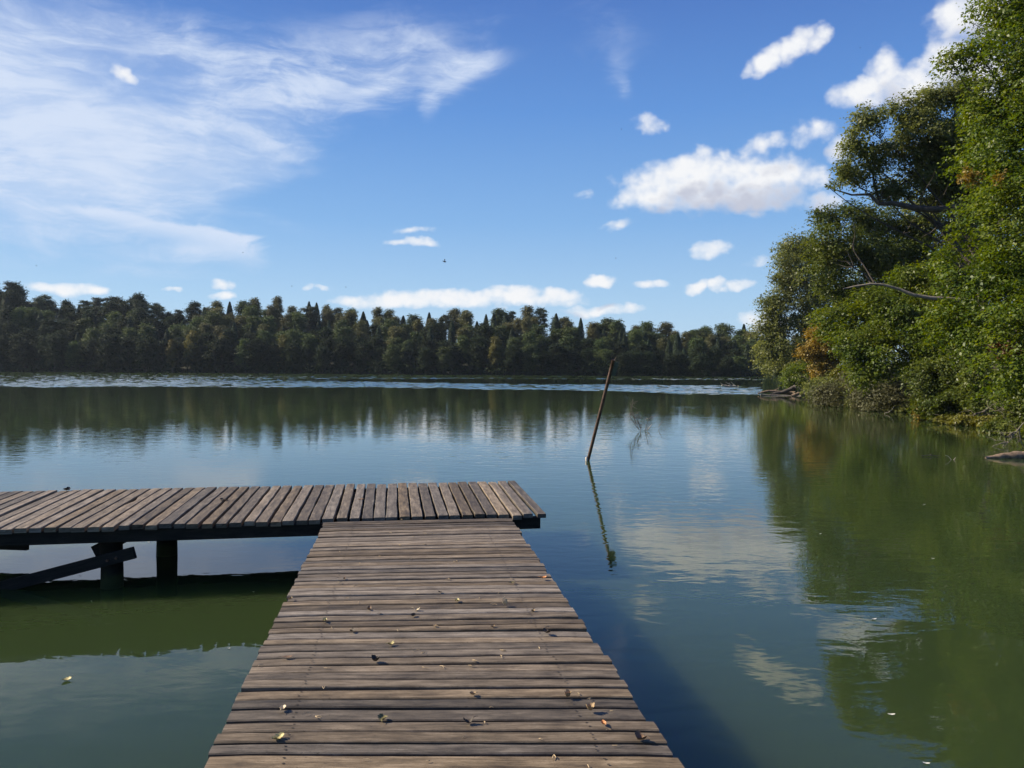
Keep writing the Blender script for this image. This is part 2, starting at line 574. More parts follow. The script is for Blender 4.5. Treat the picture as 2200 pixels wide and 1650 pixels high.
rq = [[nv + r * 4 + c, nv + r * 4 + c + 1, nv + r * 4 + c + 5, nv + r * 4 + c + 4] for r in range(3) for c in range(3) if not (r == 1 and c == 1)]
verts = np.concatenate([verts, ring])
quads = np.concatenate([quads, np.array(rq)]).astype(np.int32)
me = bpy.data.meshes.new('lake_water')
me.vertices.add(len(verts))
me.vertices.foreach_set('co', verts.astype(np.float32).reshape(-1))
me.loops.add(len(quads) * 4)
me.loops.foreach_set('vertex_index', quads.reshape(-1))
me.polygons.add(len(quads))
me.polygons.foreach_set('loop_start', np.arange(0, len(quads) * 4, 4, dtype=np.int32))
me.materials.append(M_WATER)
me.update(calc_edges=True)
me.polygons.foreach_set('use_smooth', [True] * len(quads))
ob = bpy.data.objects.new('lake_water', me)
COL.objects.link(ob)
tag(ob, kind='structure')

# shore line: right bank running away from the camera, then the far shore from right to left
SHORE = [(13.5, -40), (14.2, 0), (14.6, 14), (15.7, 24), (17.4, 30), (18.4, 35.5), (18.9, 39.5), (20.8, 51), (25.5, 68), (32, 88),
         (41, 112), (52, 137), (58, 150)]
FAR = [(a, y) for a, y in [(52, 160), (38, 161), (20, 163), (0, 166), (-25, 170), (-50, 174), (-80, 178), (-110, 181), (-150, 184),
                           (-200, 178), (-260, 150)]]


def far_shore_y(x):
    pts = sorted(FAR)
    for (xa, ya), (xb, yb) in zip(pts, pts[1:]):
        if xa <= x <= xb:
            return ya + (yb - ya) * (x - xa) / (xb - xa)
    return pts[0][1] if x < pts[0][0] else pts[-1][1]


BACK = 31.0
SKYLINE = [(-200, 585), (0, 606), (35, 600), (60, 632), (95, 622), (160, 640), (200, 634), (262, 622), (320, 628), (350, 650), (440, 645),
           (480, 640), (540, 645), (640, 642), (680, 652), (740, 656), (800, 656), (850, 664), (885, 676), (920, 666), (1000, 662),
           (1060, 656), (1170, 655), (1220, 665), (1262, 664), (1290, 680), (1340, 685), (1400, 690), (1450, 692), (1500, 690),
           (1530, 686), (1560, 700), (1600, 698), (1640, 706), (1800, 712)]


def skyline(px):
    for (a, ya), (b_, yb_) in zip(SKYLINE, SKYLINE[1:]):
        if a <= px <= b_:
            return ya + (yb_ - ya) * (px - a) / (b_ - a)
    return SKYLINE[0][1] if px < 0 else SKYLINE[-1][1]


def slope_at(x):
    # the hill is as steep as the tree tops of its last row need it to be
    tot = 0.0
    for dx in (-12, -6, 0, 6, 12):
        y = far_shore_y(x + dx) + BACK
        px = 1100 + F * (x + dx) / y
        tot += (CAM_H + (hz(px) - skyline(px)) / F * y - 8.2) / BACK
    return max(0.03, tot / 5)


def strip(line, outward, prof, name, mat):
    mbs = MB()
    n = len(prof)
    for i, (x, y) in enumerate(line):
        a = Vector(line[max(0, i - 1)])
        c = Vector(line[min(len(line) - 1, i + 1)])
        tdir = (c - a).normalized()
        nrm = Vector((tdir.y, -tdir.x)) * outward
        for (d, z) in prof:
            zz = z(x) if callable(z) else z
            jit = mnoise.noise(Vector((x * 0.3 + nrm.x * d * .2, y * 0.3 + nrm.y * d * .2, d * 0.3))) * min(0.25, abs(d) * 0.08)
            mbs.v.append(Vector((x + nrm.x * d, y + nrm.y * d, zz + jit)))
    for i in range(len(line) - 1):
        for j in range(n - 1):
            mbs.face((i * n + j, (i + 1) * n + j, (i + 1) * n + j + 1, i * n + j + 1))
    return tag(mbs.build(name, mat, smooth=True), kind='structure')


def dense(line, step):
    out = []
    for (xa, ya), (xb, yb) in zip(line, line[1:]):
        k = max(1, int(math.hypot(xb - xa, yb - ya) / step))
        for i in range(k):
            out.append((xa + (xb - xa) * i / k, ya + (yb - ya) * i / k))
    out.append(line[-1])
    return out


strip(dense(SHORE, 1.5), 1, [(-1.5, -0.7), (-0.4, -0.2), (0.0, -0.03), (0.5, 0.18), (1.5, 0.45), (4, 1.0), (10, 2.4), (25, 5), (60, 9), (300, 12)],
      'right_bank', M_SOIL)
strip(dense(FAR, 6.0), 1, [(-3, -0.5), (0, -0.05), (1.5, 0.3), (6, lambda x: 6 * slope_at(x)), (20, lambda x: 20 * slope_at(x)),
                          (31, lambda x: 31 * slope_at(x)), (42, lambda x: 30 * slope_at(x)), (90, lambda x: 20 * slope_at(x)), (900, lambda x: 8 * slope_at(x))],
      'far_hillside', M_HILL)

# ------------------------------------------------------------------ pier
DECK = 0.62
rng = random.Random(7)
pier = empty('wooden_pier', (0, 5, 0), 'weathered brown wooden pier with slatted walkway leading to a T-shaped end platform', 'pier')


def board(mbx, a0, a1, b0, b1, z, thick=0.038, seed=0, notch=None, mat=0, nseg=10, wav=0.004):
    """plank between edge line a0-a1 and edge line b0-b1 (top view), wavy edges and a soft chamfer"""
    a0, a1, b0, b1 = Vector(a0), Vector(a1), Vector(b0), Vector(b1)
    L = (a1 - a0).length
    W = (b0 - a0).length
    c = 0.005
    rings = []
    tw0, tw1 = rng.uniform(-.004, .004), rng.uniform(-.004, .004)
    cup = rng.uniform(-0.002, 0.003)
    for i in range(nseg + 1):
        s_ = i / nseg
        pa, pb = a0.lerp(a1, s_), b0.lerp(b1, s_)
        d = (pb - pa).normalized()
        na = mnoise.noise(Vector((s_ * L * 2.3, seed * 3.7, 0.0))) * wav + mnoise.noise(Vector((s_ * L * 9, seed * 3.7, 4.0))) * wav * .5
        nb = mnoise.noise(Vector((s_ * L * 2.3, seed * 3.7, 9.0))) * wav + mnoise.noise(Vector((s_ * L * 9, seed * 3.7, 14.0))) * wav * .5
        pa = pa + d * na
        pb = pb + d * nb
        if notch and abs(s_ - notch[0]) < notch[1]:
            pa = pa + d * notch[2] * (1 - (abs(s_ - notch[0]) / notch[1]) ** 2)
        zz = z + tw0 + (tw1 - tw0) * s_ + mnoise.noise(Vector((s_ * L, seed * 1.3, 20))) * 0.003
        base = len(mbx.v)
        endc = 0.004 if i in (0, nseg) else 0.0
        P_ = [(pa, zz - thick), (pb, zz - thick), (pb, zz - c - endc), (pb - d * c, zz - endc), (pa.lerp(pb, .5), zz + cup - endc),
              (pa + d * c, zz - endc), (pa, zz - c - endc)]
        for (q, zq) in P_:
            mbx.v.append(Vector((q.x, q.y, zq)))
        rings.append((base, s_ * L))
    vv = [0.2, 0.2 + W, 0.24 + W, 0.245 + W, 0.245 + W * 1.5, 0.245 + W * 2, 0.25 + 2 * W, 0.29 + 2 * W]
    vv = [0.0, W, W + .04, W + .045, W + .045 + W / 2, W + .045 + W, W + .05 + W, W + .09 + W]
    n = 7
    for (ra, la), (rb, lb) in zip(rings, rings[1:]):
        for k in range(n):
            k2 = (k + 1) % n
            mbx.face((ra + k, rb + k, rb + k2, ra + k2), mat, [(la, vv[k]), (lb, vv[k]), (lb, vv[k + 1]), (la, vv[k + 1])])
    for (r_, l_), rev in ((rings[0], False), (rings[-1], True)):
        idx = [r_ + k for k in range(n)]
        uvs = [(l_ * 0 + k * .01, k * .02) for k in range(n)]
        if rev:
            idx = idx[::-1]
            uvs = uvs[::-1]
        mbx.face(idx, mat, uvs)


def nail(mbx, x, y, z, r=0.0046):
    base = len(mbx.v)
    for k in range(6):
        th = k * math.pi / 3
        mbx.v.append(Vector((x + math.cos(th) * r * 1.5, y + math.sin(th) * r, z)))
    mbx.face([base + k for k in range(6)], 1, [(0, 0)] * 6)


def v2(v):
    return Vector((v.x, v.y))


# walkway edges on the deck plane
WL0, WL1 = v2(on_z(432, 1650, DECK)), v2(on_z(697, 1120, DECK))
WR0, WR1 = v2(on_z(1469, 1650, DECK)), v2(on_z(1096, 1111, DECK))
wdir = ((WL1 - WL0).normalized() + (WR1 - WR0).normalized()).normalized()
wlen = ((WL1 - WL0).length + (WR1 - WR0).length) / 2
mb = MB()
back = 2.2                          # the walkway goes on under and behind the camera
s_ = -back
i = 0
total = wlen
stringers = (0.16, 0.84)
while s_ < total - 0.02:
    wdt = rng.choice((0.077, 0.084, 0.088, 0.093, 0.106))
    gap0, gap1 = max(0.005, rng.gauss(0.0205, 0.006)), max(0.005, rng.gauss(0.0205, 0.006))
    if rng.random() < 0.12:
        gap1 += 0.010
    if s_ + wdt > total:
        wdt = total - s_

    def lp(side, q):
        f = q / wlen
        return WL0.lerp(WL1, f) if side == 0 else WR0.lerp(WR1, f)
    tilt = rng.uniform(-0.004, 0.004)
    a0 = lp(0, s_ + tilt) + v2(Vector((rng.gauss(0, 0.0065), 0)))
    b0 = lp(0, s_ + tilt + wdt) + (a0 - lp(0, s_ + tilt))
    a1 = lp(1, s_ - tilt) + v2(Vector((rng.gauss(0, 0.008), 0)))
    b1 = lp(1, s_ - tilt + wdt) + (a1 - lp(1, s_ - tilt))
    z = DECK + rng.gauss(0, 0.0025)
    board(mb, a0, a1, b0, b1, z, thick=0.045, seed=i + 1, nseg=12, wav=0.005)
    for st in stringers:
        for q in (0.28, 0.74):
            pt = a0.lerp(a1, st + rng.uniform(-.006, .006)).lerp(b0.lerp(b1, st), q + rng.uniform(-.05, .05))
            nail(mb, pt.x, pt.y, z + 0.0045)
    s_ += wdt + (gap0 + gap1) / 2
    i += 1
mb.build('walkway_planks', [M_DECK, M_NAIL], pier)

# end platform: planks run away from the viewer, laid between near and far edge
TN0, TN1 = v2(on_z(-330, 1147, DECK)), v2(on_z(1172, 1103, DECK))      # near edge
TF0, TF1 = v2(on_z(-72, 1058.0, DECK)), v2(on_z(1106, 1033, DECK))    # far edge
nearL = (TN1 - TN0).length
tx = (TN1 - TN0).normalized()
ty = Vector((-tx.y, tx.x))
mb = MB()
pitch = 0.127
nb = int(nearL / pitch)
walk_l = (WL1 - TN0).dot(tx)
walk_r = (WR1 - TN0).dot(tx)
for i in range(nb):
    f0 = 1 - (i * pitch) / nearL
    gapw = max(0.012, rng.gauss(0.024, 0.005))
    f1 = f0 - (pitch - gapw) / nearL
    inset = rng.gauss(0.0, 0.012)
    if i in (2, 3):
        inset += -0.05 if i == 3 else -0.045
    pos = f0 * nearL
    if walk_l - 0.03 < pos < walk_r + .1:
        inset = 0.03 + rng.uniform(0, .01)
    n0, n1 = TN0.lerp(TN1, f0), TN0.lerp(TN1, f1)
    q0, q1 = TF0.lerp(TF1, f0), TF0.lerp(TF1, f1)
    da = (q0 - n0).normalized()
    z = DECK + rng.gauss(0.004, 0.0025)
    e0 = rng.gauss(0, 0.012)
    skew = rng.gauss(0, 0.004)
    notch = None
    pxm = i
    a_near, b_near = n1 + da * inset + tx * skew, n0 + da * inset + tx * skew
    a_far, b_far = q1 + da * e0 - tx * skew, q0 + da * e0 - tx * skew
    if i == 34:
        notch = (0.62, 0.09, 0.035)
    board(mb, a_near, a_far, b_near, b_far, z, thick=0.048, seed=200 + i, nseg=22, notch=notch, wav=0.006)
    for st in (0.06, 0.50, 0.94):
        pt = a_near.lerp(a_far, st).lerp(b_near.lerp(b_far, st), 0.5)
        nail(mb, pt.x, pt.y, z + 0.0045)
mb.build('platform_planks', [M_DECK, M_NAIL], pier)


def tpt(along, depth, z):
    """point of the end platform: metres left of its right end, metres behind the near edge"""
    q = TN1 - tx * along + ty * depth
    return Vector((q.x, q.y, z))


TD = (TF1 - TN1).length
for dep in (0.085, TD * 0.52, TD - 0.12):
    mb = MB()
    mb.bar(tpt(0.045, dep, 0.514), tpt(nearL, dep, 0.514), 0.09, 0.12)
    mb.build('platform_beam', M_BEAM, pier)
for d0, d1 in ((0.30, TD * 0.52 - 0.16), (TD * 0.52 + 0.10, TD - 0.30)):  # wide boards added below the planks to keep gaps and reflection dark
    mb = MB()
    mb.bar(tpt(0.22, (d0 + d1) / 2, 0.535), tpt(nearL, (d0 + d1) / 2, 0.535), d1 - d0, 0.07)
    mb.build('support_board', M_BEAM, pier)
wx = Vector((wdir.y, -wdir.x))
for off, LW in ((0.17, WL0), (-0.17, WR0)):
    mb = MB()
    p0 = LW + wx * off - wdir * back
    L1 = WL1 if off > 0 else WR1
    p1 = L1 + wx * off + wdir * 0.05
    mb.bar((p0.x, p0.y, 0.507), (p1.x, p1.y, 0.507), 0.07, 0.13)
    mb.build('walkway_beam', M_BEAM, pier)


def post(x, y, r, top=0.575, mat=M_BEAM):
    m_ = MB()
    pts, rr = [], []
    for k in range(7):
        z = -1.2 + (top + 1.2) * k / 6
        pts.append((x + 0.006 * math.sin(k * 1.7), y, z))
        rr.append(r * (1 + 0.03 * math.sin(k * 2.1)))
    m_.tube(pts, rr, 18)
    return m_.build('post', mat, pier, smooth=True)


M_POST = plain('wet dark post wood', (0.012, 0.011, 0.008), 0.85, 0.5, 5.0, bump=0.01)
M_POST.node_tree.nodes['Principled BSDF'].inputs['Specular IOR Level'].default_value = 0.15
# green slime left by the changing water level
tp = NT(M_POST.node_tree)
gp = tp.n('ShaderNodeNewGeometry')
sz_ = tp.n('ShaderNodeSeparateXYZ')
tp.l(gp.outputs['Position'], sz_.inputs[0])
sl = tp.noise(gp.outputs['Position'], 14.0, 5)
lev_ = tp.smooth(tp.math('ADD', sz_.outputs[2], tp.math('MULTIPLY', tp.math('SUBTRACT', sl.outputs[0], 0.5), 0.12)), 0.17, 0.10)
bp = M_POST.node_tree.nodes['Principled BSDF']
old = bp.inputs['Base Color'].links[0].from_socket
tp.l(tp.mix(lev_, old, (0.030, 0.038, 0.012, 1)), bp.inputs['Base Color'])
pA = on_z(238, 1262, 0)
qA = at_y(238, 1200, pA.y)
post(pA.x, pA.y + 0.02, 0.103, 0.462, M_POST)
pB = on_z(358, 1192, 0)
post(pB.x, pB.y, 0.112, 0.462, M_POST)
for al, dp in ((0.75, TD - .3), (1.9, TD - .3), (1.9, 0.25), (0.75, 0.25), (8.6, 0.25), (8.6, TD - .3)):
    q = tpt(al, dp, 0)
    post(q.x, q.y, 0.10, 0.462, M_POST)
for k in (0.12, -1.6):
    for LW, s in ((WL0, 1), (WR0, -1)):
        q = LW + wx * (0.17 * s) + wdir * k
        post(q.x, q.y, 0.08, 0.45, M_POST)

M_BOLT = plain('rusty bolt', (0.11, 0.055, 0.03), 0.6, 0.4, 60.0, metal=0.4)
yb = pA.y - 0.105
mb = MB()
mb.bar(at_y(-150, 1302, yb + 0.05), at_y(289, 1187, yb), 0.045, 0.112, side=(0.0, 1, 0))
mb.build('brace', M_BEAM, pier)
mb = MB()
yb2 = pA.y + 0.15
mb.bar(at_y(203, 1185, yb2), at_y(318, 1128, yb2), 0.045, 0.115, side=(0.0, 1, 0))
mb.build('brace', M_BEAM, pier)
for px_, py_ in ((231, 1204), (250, 1199)):
    q = at_y(px_, py_, yb - 0.02)
    mb = MB()
    mb.tube([q + Vector((0, 0.01, 0)), q + Vector((0, -0.018, 0))], [0.013, 0.013], 6)
    mb.build('bolt', M_BOLT, pier)
mb = MB()
yb3 = 8.9
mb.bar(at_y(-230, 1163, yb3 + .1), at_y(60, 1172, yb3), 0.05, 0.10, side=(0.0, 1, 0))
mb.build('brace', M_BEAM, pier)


# ------------------------------------------------------------------ foliage
def foliage(name, stops, rough=0.5, trans=0.25, spec=0.4, vary=1.0):
    m, t, b = material(name)
    geo = t.n('ShaderNodeNewGeometry')
    oi = t.n('ShaderNodeObjectInfo')
    tcn = t.n('ShaderNodeTexCoord')
    clump = t.noise(tcn.outputs['Object'], 0.55, 3)
    f = t.math('ADD', t.math('MULTIPLY', geo.outputs['Random Per Island'], 0.55),
               t.math('MULTIPLY', t.math('SUBTRACT', clump.outputs[0], 0.25), 0.85))
    colr = t.ramp(f, stops)
    hs = t.n('ShaderNodeHueSaturation')
    t.l(colr, hs.inputs['Color'])
    t.l(t.math('MULTIPLY_ADD', oi.outputs['Random'], 0.024 * vary, 0.5 - 0.007 * vary), hs.inputs['Hue'])
    r2 = t.math('FRACT', t.math('MULTIPLY', oi.outputs['Random'], 13.7))
    t.l(t.math('MULTIPLY_ADD', r2, 0.5 * vary, 1.03 - 0.25 * vary), hs.inputs['Value'])
    t.l(hs.outputs[0], b.inputs['Base Color'])
    b.inputs['Roughness'].default_value = rough
    b.inputs['Specular IOR Level'].default_value = spec
    tr = t.n('ShaderNodeBsdfTranslucent')
    hs2 = t.n('ShaderNodeHueSaturation')
    hs2.inputs['Hue'].default_value = 0.485
    hs2.inputs['Saturation'].default_value = 1.15
    hs2.inputs['Value'].default_value = 1.25
    t.l(hs.outputs[0], hs2.inputs['Color'])
    t.l(hs2.outputs[0], tr.inputs['Color'])
    mx = t.n('ShaderNodeMixShader')
    mx.inputs[0].default_value = trans
    t.l(b.outputs[0], mx.inputs[1])
    t.l(tr.outputs[0], mx.inputs[2])
    out = m.node_tree.nodes['Material Output']
    t.l(mx.outputs[0], out.inputs['Surface'])
    return m


def leaves_to_mesh(name, cen, nrm, axis, L, W, mat):
    """one rhombic leaf per centre (numpy arrays), slightly folded along its length"""
    n = len(cen)
    nrm = nrm / (np.linalg.norm(nrm, axis=1, keepdims=True) + 1e-9)
    t_ = axis - nrm * np.sum(axis * nrm, axis=1, keepdims=True)
    t_ = t_ / (np.linalg.norm(t_, axis=1, keepdims=True) + 1e-9)
    b_ = np.cross(nrm, t_)
    L = np.asarray(L).reshape(-1, 1)
    W = np.asarray(W).reshape(-1, 1)
    v = np.empty((n, 4, 3), np.float32)
    v[:, 0] = cen - t_ * L * 0.5
    v[:, 1] = cen + b_ * W * 0.5 + nrm * W * 0.14 + t_ * L * 0.05
    v[:, 2] = cen + t_ * L * 0.5 - nrm * L * 0.12
    v[:, 3] = cen - b_ * W * 0.5 + nrm * W * 0.14 + t_ * L * 0.05
    me = bpy.data.meshes.new(name)
    me.vertices.add(n * 4)
    me.vertices.foreach_set('co', v.reshape(-1))
    me.loops.add(n * 4)
    me.loops.foreach_set('vertex_index', np.arange(n * 4, dtype=np.int32))
    me.polygons.add(n)
    me.polygons.foreach_set('loop_start', np.arange(0, n * 4, 4, dtype=np.int32))
    me.materials.append(mat)
    me.update(calc_edges=True)
    return me


def unit(a):
    return a / (np.linalg.norm(a, axis=-1, keepdims=True) + 1e-9)


def crown_arrays(lobes, nspray, per, spray_len, leaf, seed, gap=0.0, gap_scale=0.8, up=0.9, droop=0.25, shell=2.4, jit=0.55, scatter=0.0):
    """leaf sprays filling a list of ellipsoid lobes (centre, radii)"""
    rg = np.random.default_rng(seed)
    wts = np.array([(r[0] * r[1] * r[2]) ** 0.72 for _, r in lobes])
    which = rg.choice(len(lobes), size=nspray, p=wts / wts.sum())
    cen = np.array([tuple(c) for c, _ in lobes], float)[which]
    rad = np.array([tuple(r) for _, r in lobes], float)[which]
    d = unit(rg.normal(size=(nspray, 3)))
    rr = rg.random(nspray) ** (1.0 / shell)
    pos = cen + d * rad * rr[:, None] + rg.normal(size=(nspray, 3)) * scatter
    if gap > -1:
        keep = np.array([mnoise.noise(Vector(p) * gap_scale + Vector((seed, 0, 0))) > -0.35 + gap for p in pos])
        pos, d, rad, rr = pos[keep], d[keep], rad[keep], rr[keep]
    m = len(pos)
    ax = unit(d * np.array([1, 1, 0.5]) + rg.normal(size=(m, 3)) * 0.35 + np.array([0, 0, -droop]))
    nr = unit(np.array([0, 0, 1.0]) * up + d * 0.55 + rg.normal(size=(m, 3)) * 0.30)
    side = unit(np.cross(nr, ax))
    q = rg.random((m, per)) - 0.45
    sl = spray_len * (0.7 + 0.6 * rg.random((m, 1)))
    lat = rg.normal(size=(m, per)) * 0.22 * (1.1 - np.abs(q))
    ht = rg.normal(size=(m, per)) * 0.05
    P_ = (pos[:, None, :] + ax[:, None, :] * (q * sl)[..., None] + side[:, None, :] * (lat * sl)[..., None]
          + nr[:, None, :] * (ht * sl - 0.25 * sl * q * q)[..., None]).reshape(-1, 3)
    N_ = (nr[:, None, :] + rg.normal(size=(m, per, 3)) * jit).reshape(-1, 3)
    A_ = (ax[:, None, :] + np.sign(lat)[..., None] * side[:, None, :] * 0.8 + rg.normal(size=(m, per, 3)) * 0.4).reshape(-1, 3)
    sz = leaf * (0.5 + 1.0 * rg.random(len(P_)) ** 1.3)
    return P_, N_, A_, sz, sz * 0.62


def crown(name, arrs, mat, parent, origin):
    me = leaves_to_mesh(name, arrs[0] - np.array(tuple(origin)), *arrs[1:], mat)
    ob = bpy.data.objects.new(name, me)
    COL.objects.link(ob)
    ob.parent = parent
    return ob


def bend(a, b, n, amp, seed):
    a, b = Vector(a), Vector(b)
    L = (b - a).length
    out = []
    for i in range(n + 1):
        f = i / n
        o = mnoise.noise_vector(Vector((f * 2.2, seed * 5.1, 0))) * amp * L * math.sin(math.pi * f)
        out.append(a.lerp(b, f) + o)
    return out


def taper(r0, r1, n):
    return [r0 + (r1 - r0) * (i / n) ** 0.8 for i in range(n + 1)]


# --- far forest: six kinds of tree, every tree an object that shares its kind's mesh
F_SHADE_DARK = foliage('dark broadleaf foliage', [(0.15, (0.018, 0.031, 0.013)), (0.5, (0.027, 0.043, 0.016)), (0.9, (0.042, 0.060, 0.021))], 0.7, 0.15, 0.2)  # leaf colour darkened to hold the shade of the forest's front rows
F_SPRUCE = foliage('spruce needles', [(0.150, (0.0180, 0.0360, 0.0180)), (0.500, (0.0390, 0.0660, 0.0270)), (0.900, (0.0750, 0.1050, 0.0390))], 0.65, 0.08)
F_PINE = foliage('pine needles', [(0.150, (0.0224, 0.0392, 0.0196)), (0.500, (0.0476, 0.0700, 0.0280)), (0.900, (0.0868, 0.1092, 0.0420))], 0.65, 0.08)
F_BIRCH = foliage('pale autumn birch leaves', [(0.150, (0.0660, 0.0726, 0.0242)), (0.500, (0.1298, 0.1298, 0.0440)), (0.900, (0.1870, 0.1738, 0.0660))], 0.6, 0.2)
F_LIGHT = foliage('mid green foliage', [(0.150, (0.0356, 0.0594, 0.0178)), (0.500, (0.0743, 0.1099, 0.0267)), (0.900, (0.1337, 0.1604, 0.0416))], 0.6, 0.2)
F_YEL = foliage('yellow green foliage', [(0.150, (0.0660, 0.0682, 0.0132)), (0.500, (0.1430, 0.1298, 0.0220)), (0.900, (0.2200, 0.1815, 0.0374))], 0.6, 0.2)

Hn = 12.0        # height of every prototype


def lobes_round(seed, rx, z0, z1, n, rl):
    r_ = random.Random(seed)
    out = []
    for i in range(n):
        f = (i + 0.5) / n
        z = z0 + (z1 - z0) * f
        w_ = rx * math.sin(math.pi * (0.22 + 0.70 * f)) ** 0.8
        th = i * 2.4 + r_.uniform(-.5, .5)
        k = r_.uniform(0.25, 0.75) * w_
        rr = rl * r_.uniform(0.7, 1.15)
        out.append(((math.cos(th) * k, math.sin(th) * k, z), (rr, rr, rr * 1.05)))
    return out


def conifer_arrays(seed, rbase, z0, n, size, power=0.85):
    rg = np.random.default_rng(seed)
    f = rg.random(n) ** 1.35
    z = z0 + (Hn - z0) * f
    lev = np.floor(f * 23 + rg.normal(size=n) * 0.35)
    arm = rg.uniform(0.72, 1.12, 400)[(lev * 11 + rg.integers(0, 9, n)).astype(int) % 400]
    rmax = rbase * (1 - f) ** power * arm + 0.12
    sect = rg.integers(0, 9, n)
    th = sect * (2 * np.pi / 9) + lev * 0.7 + rg.normal(size=n) * 0.16
    r = rmax * rg.random(n) ** 0.5
    zz = z - 0.22 * r + rg.normal(size=n) * 0.08
    P_ = np.stack([np.cos(th) * r, np.sin(th) * r, zz], 1)
    out = np.stack([np.cos(th), np.sin(th), np.full(n, -0.35)], 1)
    N_ = np.stack([np.cos(th) * .45, np.sin(th) * .45, np.full(n, 0.9)], 1) + rg.normal(size=(n, 3)) * 0.6
    A_ = out + rg.normal(size=(n, 3)) * 0.35
    L = size * rg.uniform(0.7, 1.4, n)
    return P_, N_, A_, L, L * 0.45


def trunk_mesh(seed, top, r0, limbs=()):
    m_ = MB()
    p = bend((0, 0, -0.5), (0, 0, top), 6, 0.03, seed)
    m_.tube(p, taper(r0, r0 * 0.3, 6), 6)
    for c in limbs:
        z = max(1.5, c[2] * 0.62)
        m_.tube(bend((0, 0, z), c, 3, 0.06, seed + c[0]), taper(r0 * .35, r0 * .1, 3), 4)
    return m_


PROTO = {}


def proto(kind, arrs, mat, trunk, bark):
    me = leaves_to_mesh('crown', *arrs, mat)
    tm = MB.build(trunk, 'trunk', bark)
    tme = tm.data
    bpy.data.objects.remove(tm)
    PROTO.setdefault(kind, []).append((me, tme))


for sd_ in range(3):
    lb = lobes_round(11 + sd_, 2.5, 1.6, 10.8, 26, 1.05)
    proto('dark broadleaf', crown_arrays(lb, 2600, 9, 0.6, 0.23, 21 + sd_, gap=-0.15, gap_scale=0.7, up=0.30, jit=0.8, scatter=0.30), F_SHADE_DARK, trunk_mesh(sd_, 9.5, .20, [l[0] for l in lb[2:9]]), M_BARK)
    lb = lobes_round(41 + sd_, 1.8, 1.8, 11.2, 24, 0.85)
    proto('birch', crown_arrays(lb, 2100, 9, 0.70, 0.22, 51 + sd_, gap=-0.10, gap_scale=0.9, droop=0.7, up=0.30, jit=0.8, scatter=0.30), F_BIRCH, trunk_mesh(sd_ + 5, 10.5, .13, [l[0] for l in lb[2:9]]), M_PALEBARK)
    lb = lobes_round(61 + sd_, 2.3, 1.8, 11.0, 26, 0.98)
    proto('green broadleaf', crown_arrays(lb, 2100, 9, 0.70, 0.24, 71 + sd_, gap=-0.15, gap_scale=0.8, up=0.30, jit=0.8, scatter=0.30), F_LIGHT, trunk_mesh(sd_ + 9, 9.8, .18, [l[0] for l in lb[2:9]]), M_BARK)
    proto('spruce', conifer_arrays(81 + sd_, 2.5, 0.6, 15000, 0.30, 0.72), F_SPRUCE, trunk_mesh(sd_ + 13, 11.6, .15), M_BARK)
for sd_ in range(3):
    r_ = random.Random(91 + sd_)
    lb = []
    for i in range(11):
        z = 5.6 + 6.0 * (i / 10)
        k = 1.5 * (1 - 0.55 * (i / 10))
        th = i * 2.2 + r_.random()
        lb.append(((math.cos(th) * k, math.sin(th) * k, z), (1.05, 1.05, 0.55)))
    proto('pine', crown_arrays(lb, 1500, 9, 0.65, 0.23, 95 + sd_, gap=0.02, gap_scale=0.9, up=0.30, jit=0.7, scatter=0.25), F_PINE, trunk_mesh(sd_ + 17, 11.2, .16, [l[0] for l in lb[1:9]]), M_BARK)
lb = lobes_round(131, 2.3, 2.2, 10.4, 13, 1.4)
proto('yellow broadleaf', crown_arrays(lb, 2600, 9, 0.6, 0.23, 133, gap=0.08), F_YEL, trunk_mesh(31, 9.5, .18, [l[0] for l in lb[2:9]]), M_BARK)

LABELS = {
    'dark broadleaf': ('broadleaf_tree', 'dark green broadleaf tree in the shaded forest on the far shore'),
    'birch': ('birch_tree', 'pale yellowish birch with a tall narrow crown in the far shore forest'),
    'green broadleaf': ('broadleaf_tree', 'mid green broadleaf tree in the far shore forest'),
    'spruce': ('spruce_tree', 'pointed dark spruce in the far shore forest'),
    'pine': ('pine_tree', 'tall dark pine with a ragged top on the far shore skyline'),
    'yellow broadleaf': ('broadleaf_tree', 'low yellow-green broadleaf tree lit among dark trees on the far shore'),
}
GROUPS = {'dark broadleaf': 'dark broadleaf trees on the far shore', 'birch': 'birches on the far shore',
          'green broadleaf': 'mid green trees on the far shore', 'spruce': 'spruces on the far shore', 'pine': 'pines on the far shore',
          'yellow broadleaf': 'yellow-green trees on the far shore'}


def far_tree(kind, x, y, zg, h, wide, rot, variant=0, label=None):
    me, tme = PROTO[kind][variant % len(PROTO[kind])]
    nm, lab = LABELS[kind]
    e = empty(nm, (x, y, zg), label or lab, 'tree', GROUPS[kind])
    e.rotation_euler = (0, 0, rot)
    e.scale = (h / Hn * wide, h / Hn * wide, h / Hn)
    for part, d in (('crown', me), ('trunk', tme)):
        o = bpy.data.objects.new(part, d)
        COL.objects.link(o)
        o.parent = e
    return e


